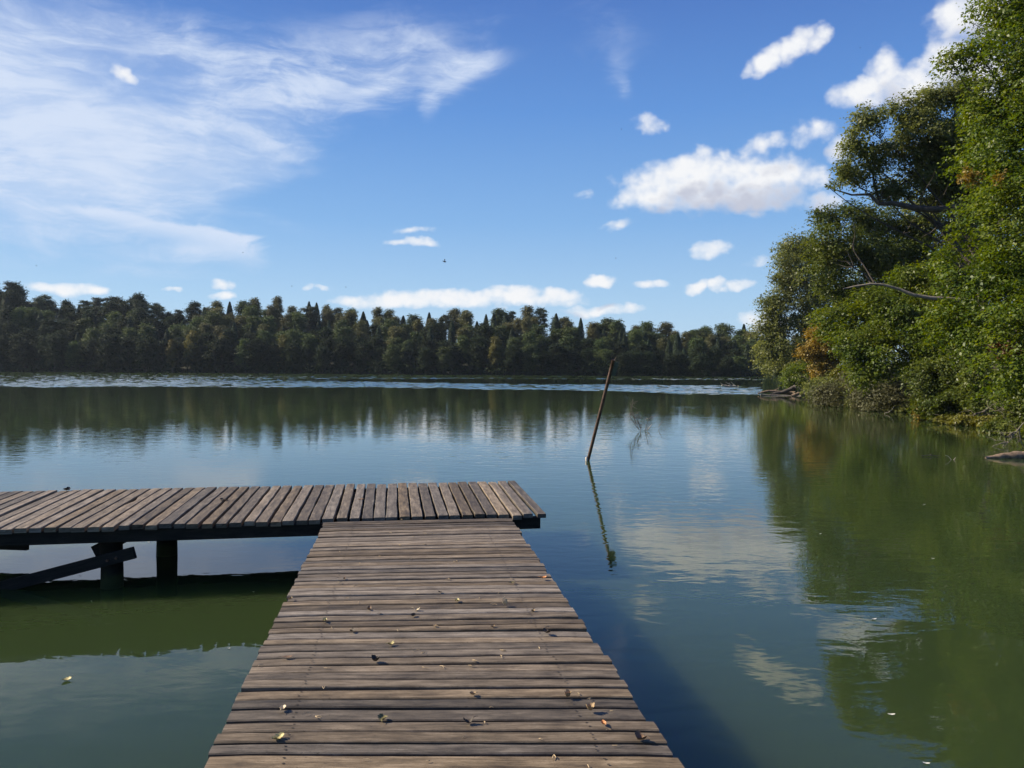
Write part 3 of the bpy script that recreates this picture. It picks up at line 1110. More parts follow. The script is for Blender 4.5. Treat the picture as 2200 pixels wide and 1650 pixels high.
fr = random.Random(19)
ROWS = [(1.5, 0.47, 3.6), (6.0, 0.60, 3.7), (11.5, 0.72, 3.7), (17.5, 0.83, 3.5), (24, 0.92, 3.4), (31, 0.985, 3.2)]
nfar = 0
for ri, (bk, frac, step) in enumerate(ROWS):
    x = -152.0 + ri * 1.3
    while x < 76 + ri * 3:
        xx = x + fr.uniform(-1, 1)
        ys = far_shore_y(xx) + bk + fr.uniform(-1.5, 1.5)
        dv = Vector((xx, ys, 0))
        px = 1100 + F * xx / ys
        if px > 1760:
            break
        base_y = hz(px) + F * CAM_H / (ys - bk)
        left = px < 420
        top_y = base_y - (base_y - skyline(px)) * frac * fr.uniform(0.93, 1.02) + (fr.uniform(-9, 13) if ri > 3 else fr.uniform(-6, 8))
        ztop = CAM_H + (hz(px) - top_y) / F * ys
        zg = bk * slope_at(xx)
        h = min(max(5.5, ztop - zg), 10.5)
        zg = ztop - h
        u_ = fr.random()
        if ri == 0:
            kind = 'dark broadleaf' if u_ < .85 else 'green broadleaf'
        elif ri == 1:
            kind = 'dark broadleaf' if u_ < .55 else ('green broadleaf' if u_ < .88 else 'spruce')
        elif ri in (2, 3):
            kind = 'spruce' if u_ < .36 else ('green broadleaf' if u_ < .64 else ('birch' if u_ < .82 else 'dark broadleaf'))
            if left and u_ > .7:
                kind = 'dark broadleaf'
        else:
            if left:
                kind = 'pine' if u_ < .40 else ('spruce' if u_ < .55 else 'dark broadleaf')
            elif px > 1250:
                kind = 'spruce' if u_ < .34 else ('birch' if u_ < .62 else 'green broadleaf')
            else:
                kind = 'birch' if u_ < .50 else ('green broadleaf' if u_ < .68 else ('spruce' if u_ < .85 else 'pine'))
        if kind == 'spruce' and ri > 2:
            h *= 0.95
        wide = fr.uniform(1.05, 1.6) * (min(1.3, 9.5 / h) if kind != 'spruce' else 0.85)
        if ri == 0:
            wide *= 1.1
        far_tree(kind, xx, ys, zg, h, wide, fr.uniform(0, 6.28), fr.randrange(3))
        nfar += 1
        x += step * fr.uniform(0.8, 1.2)
# the few trees of the far shore that stand out
for px, ytop, bk, wide, lab in [
        (412, 703, 3.0, 1.0, 'pale yellow-green weeping tree standing low in the far forest, left of centre'),
        (608, 712, 4.0, 1.0, 'bright yellow tree low in the far forest, above the middle of the end platform'),
        (1066, 716, 2.5, 1.1, 'yellowish tree low in the far forest, left of the leaning pole'),
        (370, 724, 1.0, .9, 'small yellowish tree at the foot of the far forest, left of the pale weeping tree'),
        (480, 706, 6.0, .9, 'yellow-topped tree low in the far forest, right of the pale weeping tree')]:
    ys = 176.0 if px < 700 else 167.0
    xx = (px - 1100) / F * ys
    ys = far_shore_y(xx) + bk - 1
    xx = (px - 1100) / F * ys
    ztop = CAM_H + (hz(px) - ytop) / F * ys
    e = far_tree('yellow broadleaf', xx, ys, 0.3, ztop - 0.3, wide, px * .1, 0, lab)
    nfar += 1
print('far trees', nfar)

# low undergrowth along the far waterline
lobes = []
for i in range(150):
    xx = -140 + i * 1.45 + fr.uniform(-.6, .6)
    ys = far_shore_y(xx)
    lobes.append(((xx, ys + 0.6, 0.9), (1.6, 1.2, fr.uniform(1.2, 2.8))))
arr = crown_arrays(lobes, 6500, 9, 0.8, 0.28, 401, gap=-.3, up=.4, jit=.8)
me = leaves_to_mesh('shore_undergrowth', *arr, F_SHADE_DARK)
ob = bpy.data.objects.new('shore_undergrowth', me)
COL.objects.link(ob)
tag(ob, 'dark low undergrowth along the waterline of the far shore', 'undergrowth', kind='stuff')

# --- right bank: individual trees with limbs and leaf sprays
G_BEECH = foliage('sunlit beech leaves', [(0.15, (0.050, 0.090, 0.010)), (0.5, (0.105, 0.150, 0.015)), (0.85, (0.175, 0.200, 0.026)), (1.0, (0.24, 0.20, 0.04))], 0.45, 0.45, 0.35, vary=0.25)
G_ALDER = foliage('dark alder leaves', [(0.15, (0.085, 0.110, 0.030)), (0.5, (0.150, 0.174, 0.048)), (0.9, (0.225, 0.240, 0.078))], 0.45, 0.50, 0.35, vary=0.25)
G_MID = foliage('olive green leaves', [(0.15, (0.046, 0.070, 0.012)), (0.5, (0.092, 0.122, 0.020)), (0.9, (0.165, 0.180, 0.034))], 0.45, 0.42, 0.35, vary=0.25)
G_ORANGE = foliage('yellow ochre autumn leaves', [(0.15, (0.14, 0.100, 0.018)), (0.5, (0.26, 0.185, 0.032)), (0.9, (0.34, 0.260, 0.055))], 0.5, 0.35, vary=0.0)
G_BROWN = foliage('grey green twiggy leaves', [(0.15, (0.050, 0.054, 0.022)), (0.5, (0.092, 0.094, 0.036)), (0.9, (0.140, 0.132, 0.056))], 0.6, 0.25, vary=0.25)
G_LIME = foliage('yellow lime leaves', [(0.15, (0.07, 0.078, 0.010)), (0.5, (0.13, 0.13, 0.016)), (0.9, (0.19, 0.18, 0.03))], 0.45, 0.3, vary=0.25)
G_RUST = foliage('rusty brown leaves', [(0.15, (0.09, 0.035, 0.015)), (0.5, (0.16, 0.062, 0.026)), (0.9, (0.22, 0.11, 0.045))], 0.5, 0.25, vary=0.25)


DENS = 3.0


def bank_tree(name, label, cat, base_px, base_y, lobes_px, mat, bark, leaf, nspray, per, slen, seed, r0, gap=0.05, gs=0.6,
              droop=0.25, up=0.9, extra=None, group=None, limbs=True, depth=1.0):
    """lobes_px: (px, py, distance, radius px[, vertical radius px]) measured on the photograph, turned into real ellipsoids"""
    lob = []
    for lp_ in lobes_px:
        px, py, D, rp = lp_[:4]
        rv = lp_[4] if len(lp_) > 4 else rp
        c = at_y(px, py, D)
        lob.append((c, (rp * D / F, rp * D / F * depth, rv * D / F)))
    bx = at_y(base_px, 800, base_y)
    zg = 0.4
    org = Vector((bx.x, base_y, zg))
    e = empty(name, org, label, cat, group)
    arr = crown_arrays(lob, int(nspray * DENS), per, slen, leaf * 1.15, seed, gap + 0.13, gs, up, droop, jit=0.42)
    keep = arr[0][:, 2] > 0.03
    arr = tuple(a[keep] for a in arr)
    crown('crown', arr, mat, e, org)
    if limbs:
        m_ = MB()
        zmax = max(c.z for c, _ in lob)
        cx = sum(c.x for c, _ in lob) / len(lob)
        cy = sum(c.y for c, _ in lob) / len(lob)
        topp = Vector((org.x * .45 + cx * .55, org.y * .5 + cy * .5, zg + (zmax - zg) * 0.86))
        spine = bend(org + Vector((0, 0, -0.6)), topp, 8, 0.05, seed)
        m_.tube(spine, taper(r0, r0 * 0.25, 8), 9)
        rr_ = random.Random(seed)
        for c, r in lob:
            f = max(0.15, min(0.9, ((c.z - zg) / (zmax - zg)) * 0.72))
            k = f * 8
            a = spine[int(k)].lerp(spine[min(8, int(k) + 1)], k - int(k))
            end = c + Vector((r[0] * rr_.uniform(-.6, -.1), 0, r[2] * rr_.uniform(0, .5)))
            m_.tube(bend(a, end, 6, 0.09, seed + c.x), taper(r0 * (0.36 - 0.2 * f), 0.010, 6), 6)
            for _ in range(5):
                q = bend(a, end, 6, 0.09, seed + c.x)[rr_.randint(2, 5)]
                dd = Vector((rr_.gauss(0, 1), rr_.gauss(0, 1), rr_.gauss(0.2, .7))).normalized()
                m_.tube(bend(q, q + Vector((dd.x * r[0], dd.y * r[1], dd.z * r[2])) * .95, 4, 0.1, rr_.random() * 9), taper(r0 * .13, 0.007, 4), 4)
        m_.build('trunk', bark, e, smooth=True, origin=org)
    if extra:
        extra(e, org)
    return e


def limb_from_px(pts, D0, D1, r0, r1, name, bark, e, twigs=0, seed=3):
    m_ = MB()
    n = len(pts) - 1
    w_ = [at_y(px, py, D0 + (D1 - D0) * i / n) for i, (px, py) in enumerate(pts)]
    sm = []
    for i in range(n):
        for k in range(3):
            sm.append(w_[i].lerp(w_[i + 1], k / 3) + mnoise.noise_vector(Vector((i + k / 3, seed, 2))) * 0.03)
    sm.append(w_[-1])
    N = len(sm) - 1
    m_.tube(sm, [r0 + (r1 - r0) * i / N for i in range(N + 1)], 8)
    r_ = random.Random(seed)
    for _ in range(twigs):
        i = r_.randint(N // 3, N)
        a = sm[i]
        d = Vector((r_.uniform(-1, .2), r_.gauss(0, .4), r_.uniform(-.2, 1))).normalized()
        m_.tube(bend(a, a + d * r_.uniform(.6, 1.6), 5, 0.12, r_.random() * 20), taper(r1 * 1.3, 0.006, 5), 5)
    return m_.build(name, bark, e, smooth=True, origin=e.location)


def beech_extra(e, org):
    arr = crown_arrays([(at_y(2085, 378, 23.4), (.28, .3, .28)), (at_y(2150, 385, 23.2), (.12, .2, .16))], 44, 16, 0.4, 0.08, 5, gap=-.4)
    crown('autumn_leaves', arr, G_ORANGE, e, org)['label'] = 'small patch of orange autumn leaves'
    arr = crown_arrays([(at_y(2178, 752, 23.2), (.42, .3, .22)), (at_y(2140, 742, 23.4), (.14, .2, .09))], 34, 16, 0.4, 0.08, 6, gap=-.3)
    crown('autumn_leaves', arr, G_RUST, e, org)['label'] = 'rusty brown leaf patch'


bank_tree('beech_tree', 'tall sunlit yellow-green beech filling the right edge of the picture, leaves down to the water', 'tree', 2290, 27.5,
          [(2215, -60, 26, 120), (2170, 40, 26, 72), (2118, 108, 26, 58, 50), (2062, 128, 26, 44, 26), (2220, 140, 25, 120), (2130, 215, 26, 78, 60),
           (2190, 300, 25, 120), (2110, 330, 26, 70), (2230, 430, 24, 120), (2130, 470, 25.5, 80), (2200, 560, 24, 110), (2105, 585, 25, 76),
           (2050, 560, 26, 55), (2230, 690, 23, 110), (2120, 690, 24.5, 88), (2040, 700, 25.5, 60), (2190, 800, 23, 100, 60), (2300, 300, 25, 130),
           (2320, 550, 25, 130), (2300, 80, 26, 130), (2330, 760, 24, 130), (2260, -190, 27, 100)],
          G_BEECH, M_BARK, 0.085, 4300, 17, 0.75, 501, 0.26, gap=0.10, gs=0.9, extra=beech_extra, droop=0.3)


def alder_extra(e, org):
    limb_from_px([(2150, 480), (2100, 462), (2060, 446), (2010, 452), (1960, 446), (1915, 436), (1890, 438), (1868, 418), (1830, 418), (1780, 402)],
                 31, 33, 0.19, 0.018, 'limb', M_BARK, e, 7, 4)['label'] = 'dark bent limb reaching out over the water'
    limb_from_px([(1890, 438), (1880, 400), (1872, 360), (1840, 300)], 33, 33, 0.06, 0.012, 'limb', M_BARK, e, 4, 8)


bank_tree('alder_tree', 'dark leaning alder reaching out over the lake with a bent bare limb below its crown', 'tree', 2180, 33.5,
          [(1965, 235, 33, 40, 38), (2010, 215, 33.5, 40, 36), (1925, 245, 33, 34, 26), (1862, 262, 32.5, 40, 30), (1842, 312, 32.5, 34, 34),
           (1905, 310, 33, 56, 44), (1980, 300, 33, 66, 54), (1812, 372, 32.5, 34, 24), (1868, 372, 33, 50, 30), (1940, 376, 33, 60, 46),
           (2020, 370, 33.5, 62, 54), (1778, 398, 32.5, 22, 12), (2030, 300, 33.2, 50, 50), (2060, 200, 33.5, 46, 40), (2060, 370, 33, 50, 50), (2075, 290, 34, 60, 60), (2080, 400, 34, 66, 50), (2000, 430, 34, 60, 26), (1910, 412, 33, 40, 22)],
          G_ALDER, M_BARK, 0.085, 2500, 16, 0.62, 502, 0.24, gap=0.12, gs=1.1, extra=alder_extra, droop=0.2)

bank_tree('linden_tree', 'rounded olive-green tree below the bent alder limb, with a lighter yellowish crown', 'tree', 1990, 46,
          [(1800, 470, 45, 52, 30), (1765, 462, 45, 22, 14), (1850, 470, 45, 50, 40), (1905, 480, 46, 56, 44), (1785, 520, 44, 60, 42), (1965, 500, 46, 60, 44),
           (1990, 470, 45, 56, 40), (2050, 490, 45, 60, 44), (2090, 545, 44, 60, 50), (1850, 545, 44, 72, 50), (1930, 560, 44, 70, 50), (2010, 560, 45, 70, 60), (1760, 580, 44, 52, 44), (1820, 620, 44, 66, 46)],
          G_MID, M_BARK, 0.105, 2300, 15, 0.85, 503, 0.22, gap=0.06, gs=0.8)


def low_extra(e, org):
    limb_from_px([(2075, 646), (2040, 642), (2000, 640), (1962, 634), (1935, 622), (1900, 612), (1870, 610), (1840, 615), (1812, 620)],
                 33.5, 34.5, 0.10, 0.03, 'limb', M_PALEBARK, e, 0, 5)['label'] = 'pale bare limb arching through the leaves'
    limb_from_px([(1872, 610), (1860, 590), (1835, 575), (1815, 555)], 34.5, 34.5, 0.045, 0.02, 'limb', M_BARK, e, 3, 9)
    limb_from_px([(1880, 610), (1865, 585), (1848, 560), (1830, 530)], 34.5, 35, 0.045, 0.02, 'limb', M_BARK, e, 2, 12)


bank_tree('hornbeam_tree', 'broad green tree mid right bank with a pale bare limb arching through it', 'tree', 2110, 38.5,
          [(1880, 660, 38, 60, 46), (1950, 680, 37, 60, 52), (2020, 650, 37.5, 60, 50), (1850, 730, 38, 60, 52), (1930, 760, 36.5, 62, 52), (2010, 750, 36, 66, 60),
           (1800, 690, 40, 52, 44), (1870, 800, 38, 60, 36), (2070, 720, 36, 66, 60), (1960, 610, 38.5, 56, 40), (2060, 600, 38.5, 66, 50), (2080, 800, 35, 60, 44)],
          G_BEECH, M_BARK, 0.10, 2700, 15, 0.8, 504, 0.22, gap=0.08, gs=0.8, extra=low_extra, droop=0.3)

bank_tree('alder_tree', 'large dark olive tree at the far left end of the right bank, against the sky', 'tree', 1765, 84,
          [(1705, 535, 82, 38, 30), (1690, 570, 80, 32, 30), (1755, 545, 82, 50, 44), (1668, 605, 80, 30, 20), (1720, 610, 80, 56, 46), (1662, 655, 80, 40, 34), (1710, 680, 79, 60, 46),
           (1650, 705, 80, 36, 34), (1690, 745, 79, 58, 44), (1648, 760, 80, 34, 30), (1680, 795, 78, 46, 26), (1780, 640, 82, 60, 60), (1770, 740, 80, 56, 56), (1730, 800, 76, 50, 26)],
          G_ALDER, M_BARK, 0.17, 2500, 14, 1.4, 505, 0.3, gap=0.04, gs=0.5)

bank_tree('autumn_bush', 'orange and yellow autumn bush among green trees on the right bank', 'bush', 1775, 58,
          [(1765, 725, 57, 34, 32), (1785, 760, 57, 40, 30), (1735, 755, 57, 24, 16), (1770, 790, 57, 28, 24)],
          G_ORANGE, M_BARK, 0.12, 420, 14, 0.8, 506, 0.06, gap=0.06, gs=1.0)
bank_tree('lime_bush', 'bright yellow-lime bush low on the right bank, beside the grey-brown shrubs', 'bush', 1830, 50,
          [(1822, 800, 49, 34, 16), (1860, 805, 49, 34, 18), (1840, 825, 48, 30, 14)],
          G_LIME, M_BARK, 0.10, 260, 14, 0.6, 507, 0.04)
bank_tree('waterside_bush', 'bright green low bush behind the log pile at the end of the right bank', 'bush', 1735, 62,
          [(1725, 800, 66, 40, 22), (1755, 822, 66, 36, 14), (1700, 818, 67, 30, 14), (1780, 812, 63, 30, 20)],
          G_BEECH, M_BARK, 0.12, 380, 14, 0.7, 508, 0.05)
bank_tree('thicket_bush', 'grey-brown twiggy shrub hanging over the water in the middle of the right bank', 'bush', 1850, 44,
          [(1780, 845, 45, 32, 22), (1830, 840, 43, 44, 30), (1890, 850, 40.5, 44, 30), (1770, 868, 45, 24, 12), (1830, 872, 43, 40, 14), (1885, 880, 40, 36, 12), (1930, 850, 39.5, 30, 30), (1850, 810, 44, 40, 22)],
          G_BROWN, M_BARK, 0.075, 1100, 15, 0.7, 509, 0.05, gap=0.0)
bank_tree('hazel_bush', 'large green bush with yellow leaf edges dipping into the water at lower right', 'bush', 2090, 33.5,
          [(2000, 815, 33.5, 50, 42), (2060, 800, 33, 56, 50), (2130, 810, 31, 56, 50), (2000, 875, 33, 40, 26), (2060, 870, 32, 50, 36), (2125, 875, 30.5, 50, 32), (2190, 870, 28, 56, 34), (2250, 840, 27, 60, 60),
           (1985, 850, 34, 24, 30)],
          G_MID, M_BARK, 0.085, 1900, 16, 0.6, 510, 0.07, gap=0.06, gs=1.1)
bank_tree('bramble_bush', 'row of bright lime-green leaves trailing along the waterline below the large bush', 'bush', 2140, 30.0,
          [(2030, 900, 31.5, 26, 10), (2075, 904, 30.5, 30, 10), (2120, 906, 29.5, 30, 12), (2160, 908, 28.5, 30, 12), (2200, 908, 27.5, 30, 12), (1998, 892, 32.5, 18, 10)],
          G_LIME, M_BARK, 0.085, 330, 14, 0.45, 511, 0.03, droop=0.6)
bank_tree('bramble_bush', 'small patch of orange-yellow leaves touching the water at the left foot of the large bush', 'bush', 1985, 34.6,
          [(1978, 888, 34, 12, 12)], G_ORANGE, M_BARK, 0.08, 40, 12, 0.3, 512, 0.02)
# trees behind, seen through the gaps
bank_tree('oak_tree', 'dark tree standing behind the beech and the alder on the right bank', 'tree', 2300, 46,
          [(2120, 300, 46, 90), (2200, 200, 46, 90), (2250, 330, 46, 100), (2130, 420, 46, 90), (2200, 520, 46, 110), (2080, 520, 46, 80), (2150, 640, 46, 110), (2260, 620, 46, 110), (2280, 90, 47, 110), (2250, 760, 46, 110)],
          G_ALDER, M_BARK, 0.14, 1700, 14, 1.0, 513, 0.3, gap=-0.1, gs=0.6)
bank_tree('oak_tree', 'dark tree hidden behind the middle of the right bank', 'tree', 2100, 62,
          [(1880, 560, 62, 66), (1950, 580, 62, 70), (2040, 600, 62, 80), (1880, 660, 62, 80), (1980, 690, 62, 90), (1850, 750, 60, 70), (1940, 790, 58, 80), (2060, 770, 58, 90), (2150, 720, 58, 100), (2180, 820, 55, 80)],
          G_MID, M_BARK, 0.17, 1700, 14, 1.2, 514, 0.3, gap=-0.1, gs=0.5)

bank_tree('underbrush', 'dark tangled underbrush filling the foot of the right bank behind the shrubs', 'undergrowth', 1950, 47,
          [(1760, 835, 52, 36, 22), (1800, 830, 50, 40, 26), (1850, 835, 48, 44, 30), (1900, 845, 46, 44, 30), (1950, 850, 44, 46, 34), (2000, 855, 41, 50, 34),
           (2060, 860, 38, 54, 40), (2130, 860, 35, 60, 46), (2200, 865, 32, 60, 50), (1960, 886, 39, 40, 16), (1905, 884, 40, 30, 12), (2260, 880, 29, 60, 50), (1865, 868, 43, 40, 20), (1800, 862, 47, 40, 16)],
          G_ALDER, M_BARK, 0.11, 1500, 14, 0.8, 515, 0.05, gap=-0.25, gs=0.8, limbs=False)
bank_tree('overhanging_bush', 'dark green bush drooping over the water above bare pale branches at the right edge', 'bush', 2230, 25.5,
          [(2150, 915, 27, 30, 14), (2190, 918, 26, 34, 18), (2225, 925, 25, 34, 22), (2250, 940, 24.5, 34, 24), (2205, 938, 25.5, 22, 10)],
          G_MID, M_BARK, 0.07, 420, 14, 0.5, 516, 0.03, gap=0.0, gs=1.2, droop=0.6)

# reeds at the end of the bank
mb = MB()
rr = random.Random(5)
for i in range(420):
    px = rr.uniform(1640, 1735)
    D = rr.uniform(72, 80)
    b0 = at_y(px, 835, D)
    hgt = rr.uniform(.9, 1.9)
    b0.z = -0.05
    lean = Vector((rr.gauss(0, .18), rr.gauss(0, .12), 1)) * hgt
    wv_ = Vector((0.022, rr.gauss(0, .01), 0))
    k = len(mb.v)
    mid = b0 + lean * .55
    tip = b0 + lean + Vector((rr.gauss(0, .12), 0, -0.08))
    mb.v += [b0 - wv_, b0 + wv_, mid + wv_, mid - wv_, tip]
    mb.face((k, k + 1, k + 2, k + 3))
    mb.face((k + 3, k + 2, k + 4))
F_REED = foliage('reed blades', [(0.1, (0.05, 0.085, 0.035)), (0.9, (0.11, 0.14, 0.06))], 0.6, 0.2)
tag(mb.build('reeds', F_REED), 'green reeds standing in shallow water at the left end of the right bank', 'reeds', kind='stuff')


# ------------------------------------------------------------------ small things on and in the water
M_RUST = plain('rusty iron', (0.105, 0.058, 0.036), 0.55, 0.5, 14.0, metal=0.25, bump=0.002)
M_PLATE = plain('faded metal plate', (0.10, 0.115, 0.085), 0.5, 0.3, 10.0)
M_FOAM = plain('pale mooring foam', (0.55, 0.48, 0.38), 0.8, 0.3, 30.0)
M_TWIG = plain('dry grey twig', (0.17, 0.145, 0.11), 0.9, 0.4, 20.0)
M_DKTWIG = plain('dark wet twig', (0.055, 0.045, 0.035), 0.8, 0.4, 20.0)

# leaning iron pole
base = on_z(1263, 990, 0)
k_ = 0.01016
top = at_y(1318, 773, F * k_)
pole = empty('mooring_pole', base, 'rusty iron pole leaning to the right out of the lake beyond the pier', 'pole')
m_ = MB()
down = base + (base - top) * 0.5
pts = [down] + [base.lerp(top, i / 8) for i in range(9)]
m_.tube(pts, [0.037] * 10, 20)
m_.build('shaft', M_RUST, pole, smooth=True, origin=base)
ax = (top - base).normalized()
m_ = MB()
c0 = top - ax * 0.05 + Vector((0.055, 0.05, 0))
c1 = top - ax * 0.37 + Vector((0.055, 0.05, 0))
m_.bar(c0, c1, 0.17, 0.012, side=(1, 0.25, 0))
m_.build('plate', M_PLATE, pole, origin=base)
m_ = MB()
m_.tube([top - ax * .02 + Vector((.028, 0, 0)), top + Vector((.05, 0, .05)), top + Vector((.065, 0, .09))], [.006, .005, .003], 5)
m_.build('wire', M_TWIG, pole, origin=base)
m_ = MB()
c = base + ax * 0.03 + Vector((-0.035, -0.02, 0))
m_.tube([c + Vector((0, 0, -.05)), c, c + Vector((0, 0, .05)), c + Vector((0, 0, .07))], [.022, .034, .03, .012], 10)
m_.build('float', M_FOAM, pole, smooth=True, origin=base)


def branchy(name, label, cat, px_list, mat, r0, twigs, seed, D=None, spread=0.5, up=0.5, rt=0.004, group=None):
    """dead branch: px_list of polylines [(px, py, height above the water or None)], grown with side twigs"""
    m_ = MB()
    r_ = random.Random(seed)
    o = None
    for line in px_list:
        ptsw = [at_y(px, py, D) for px, py in line]
        if o is None:
            o = Vector((ptsw[0].x, ptsw[0].y, 0))
        sm = []
        for a, b_ in zip(ptsw, ptsw[1:]):
            L = (b_ - a).length
            for k in range(3):
                sm.append(a.lerp(b_, k / 3) + mnoise.noise_vector(Vector((k + a.x * 3, a.z * 5, seed))) * L * 0.05)
        sm.append(ptsw[-1])
        n = len(sm) - 1
        m_.tube(sm, taper(r0, rt, n), 6)
        for _ in range(twigs):
            i = r_.randint(max(1, n // 4), n)
            d = Vector((r_.gauss(0, 1), r_.gauss(0, .8), r_.gauss(up, .6))).normalized() * r_.uniform(.3, 1) * spread
            q = bend(sm[i], sm[i] + d, 5, 0.2, r_.random() * 50)
            m_.tube(q, taper(rt * 1.3, rt * .55, 5), 4)
            if r_.random() < .6:
                d2 = (d + Vector((r_.gauss(0, .5), r_.gauss(0, .5), r_.gauss(0, .5))) * spread) * .5
                m_.tube(bend(q[3], q[3] + d2, 4, 0.2, r_.random() * 50), taper(rt, rt * .5, 4), 4)
    ob = m_.build(name, mat, None, smooth=True, origin=o)
    return tag(ob, label, cat, group)


branchy('dead_branch', 'tangled grey twigs sticking out of the lake just right of the leaning pole', 'branch',
        [[(1376, 932), (1377, 915), (1368, 900), (1358, 892)], [(1374, 925), (1365, 905), (1358, 880), (1359, 858)], [(1377, 922), (1370, 905), (1372, 893), (1378, 900)],
         [(1384, 934), (1388, 918), (1393, 900)], [(1371, 922), (1362, 908), (1354, 896), (1357, 870)]],
        M_TWIG, 0.011, 9, 11, D=27.0, spread=0.30, rt=0.006)
branchy('dead_branch', 'single pale straw-coloured stick slanting out of the water right of the tangled twigs', 'branch',
        [[(1390, 925), (1396, 917), (1400, 912)]], M_DRIFT, 0.013, 0, 12, D=27.2, rt=0.009)
branchy('dead_branch', 'thin lone twig slanting out of the lake, farthest right of the pole', 'branch',
        [[(1414, 920), (1418, 912), (1423, 904)]], M_TWIG, 0.009, 0, 13, D=28.0, rt=0.006)
branchy('dead_branch', 'tiny budded twig poking up between the pole and the tangled twigs', 'branch',
        [[(1325, 916), (1321, 908), (1319, 903)]], M_TWIG, 0.006, 1, 14, D=28.5, spread=.08, rt=0.004)
branchy('dead_branch', 'bleached forked branch bending up beside the grey-brown shrub', 'branch',
        [[(1900, 888), (1908, 886), (1916, 881), (1921, 873)]], M_DRIFT, 0.022, 0, 15, D=37.5, rt=0.010)
branchy('dead_branch', 'small dark V-shaped twig standing in the water left of the mossy log', 'branch',
        [[(2045, 991), (2042, 985), (2037, 980), (2031, 978)], [(2045, 991), (2049, 988), (2053, 983)]], M_DRIFT, 0.010, 0, 16, D=19.2, rt=0.006)
branchy('dead_branch', 'bare pale branches drooping to the water at the right edge of the picture', 'branch',
        [[(2215, 895), (2196, 912), (2180, 932), (2166, 950), (2150, 962), (2142, 972)], [(2166, 950), (2150, 952), (2130, 960), (2106, 970)], [(2180, 932), (2160, 940), (2148, 925)],
         [(2190, 920), (2192, 945), (2200, 962), (2198, 974)], [(2150, 962), (2128, 968), (2112, 972)], [(2185, 927), (2170, 930), (2164, 950)]],
        M_TWIG, 0.020, 5, 17, D=22.5, spread=0.45, up=-.4, rt=0.006)
branchy('dead_branch', 'bundle of bare grey branches slanting over the lime-green leaves under the large bush', 'branch',
        [[(2090, 892), (2120, 880), (2142, 864)], [(2094, 888), (2116, 884), (2150, 874)], [(2100, 893), (2130, 886), (2156, 880)]],
        M_TWIG, 0.022, 6, 18, D=27.0, spread=0.5, up=.1, rt=0.007)


def log_thing(name, label, px_pts, D, r0, r1, mat, stubs, seed, cat='log'):
    w_ = [at_y(px, py, D) for px, py in px_pts]
    o = Vector((w_[0].x, w_[0].y, 0))
    m_ = MB()
    sm = []
    for i, (a, b_) in enumerate(zip(w_, w_[1:])):
        for k in range(4):
            sm.append(a.lerp(b_, k / 4) + mnoise.noise_vector(Vector((i + k / 4, seed, 0))) * r0 * 0.35)
    sm.append(w_[-1])
    n = len(sm) - 1
    m_.tube(sm, [(r0 + (r1 - r0) * i / n) * (1 + .15 * math.sin(i * 1.9 + seed)) for i in range(n + 1)], 10)
    m_.v = [p + mnoise.noise_vector(Vector((p.x * 4, p.y * 4, p.z * 9))) * r0 * .12 + mnoise.noise_vector(p * 14) * max(r0, r1) * .14 for p in m_.v]
    for (i, dx, dy, dz, r) in stubs:
        a = sm[min(i, n)]
        m_.tube(bend(a, a + Vector((dx, dy, dz)), 4, 0.1, seed + i), taper(r, r * .4, 4), 6)
    return tag(m_.build(name, mat, None, smooth=True, origin=o), label, cat)


log_thing('fallen_log', 'mossy brown log lying half sunk in the water at the right edge of the picture', [(2118, 984), (2150, 981), (2190, 980), (2280, 978)], 19.6, 0.03, 0.17, M_LOG,
          [(8, -.14, -.14, -.20, .02), (10, .05, -.1, .14, .02)], 1)
log_thing('floating_stick', 'short dark stick with a lump floating left of the small V-shaped twig', [(1980, 979), (1996, 977.5), (2006, 979), (2018, 979)], 19.9, 0.010, 0.008, M_DKTWIG,
          [(5, .02, -.02, .03, .022), (6, .05, 0, .0, .02)], 2, 'stick')
log_thing('fallen_log', 'long pointed brown log in the pile at the end of the right bank', [(1628, 845), (1652, 840), (1680, 843), (1706, 846)], 61, 0.06, 0.17, M_LOG,
          [(5, .5, 0, .25, .06)], 3)
log_thing('fallen_log', 'dark log propped up on top of the log pile at the bank end', [(1655, 848), (1680, 843), (1700, 836), (1708, 832)], 60.5, 0.11, 0.17, M_BARK,
          [(8, .4, 0, -.2, .09)], 4)
log_thing('fallen_log', 'reddish log forming the right end of the log pile', [(1700, 852), (1715, 845), (1732, 847), (1748, 851)], 59, 0.13, 0.09, M_LOG,
          [(8, .02, -.1, -.35, .05), (3, -.2, 0, .2, .05)], 5)
log_thing('fallen_log', 'pale low log along the water in front of the log pile', [(1634, 848), (1660, 850), (1690, 851), (1720, 852)], 60, 0.05, 0.10, M_PALEBARK, [], 6)
log_thing('driftwood', 'white forked driftwood floating in the open water left of the log pile', [(1551, 827), (1560, 829.5), (1568, 830.5), (1580, 830)], 84, 0.09, 0.13, M_DRIFT,
          [(8, .9, 0, .05, .13), (9, -.2, 0, .36, .09), (10, -.7, 0, .42, .08), (12, -.45, 0, .46, .09), (2, -.35, 0, .26, .08)], 7)

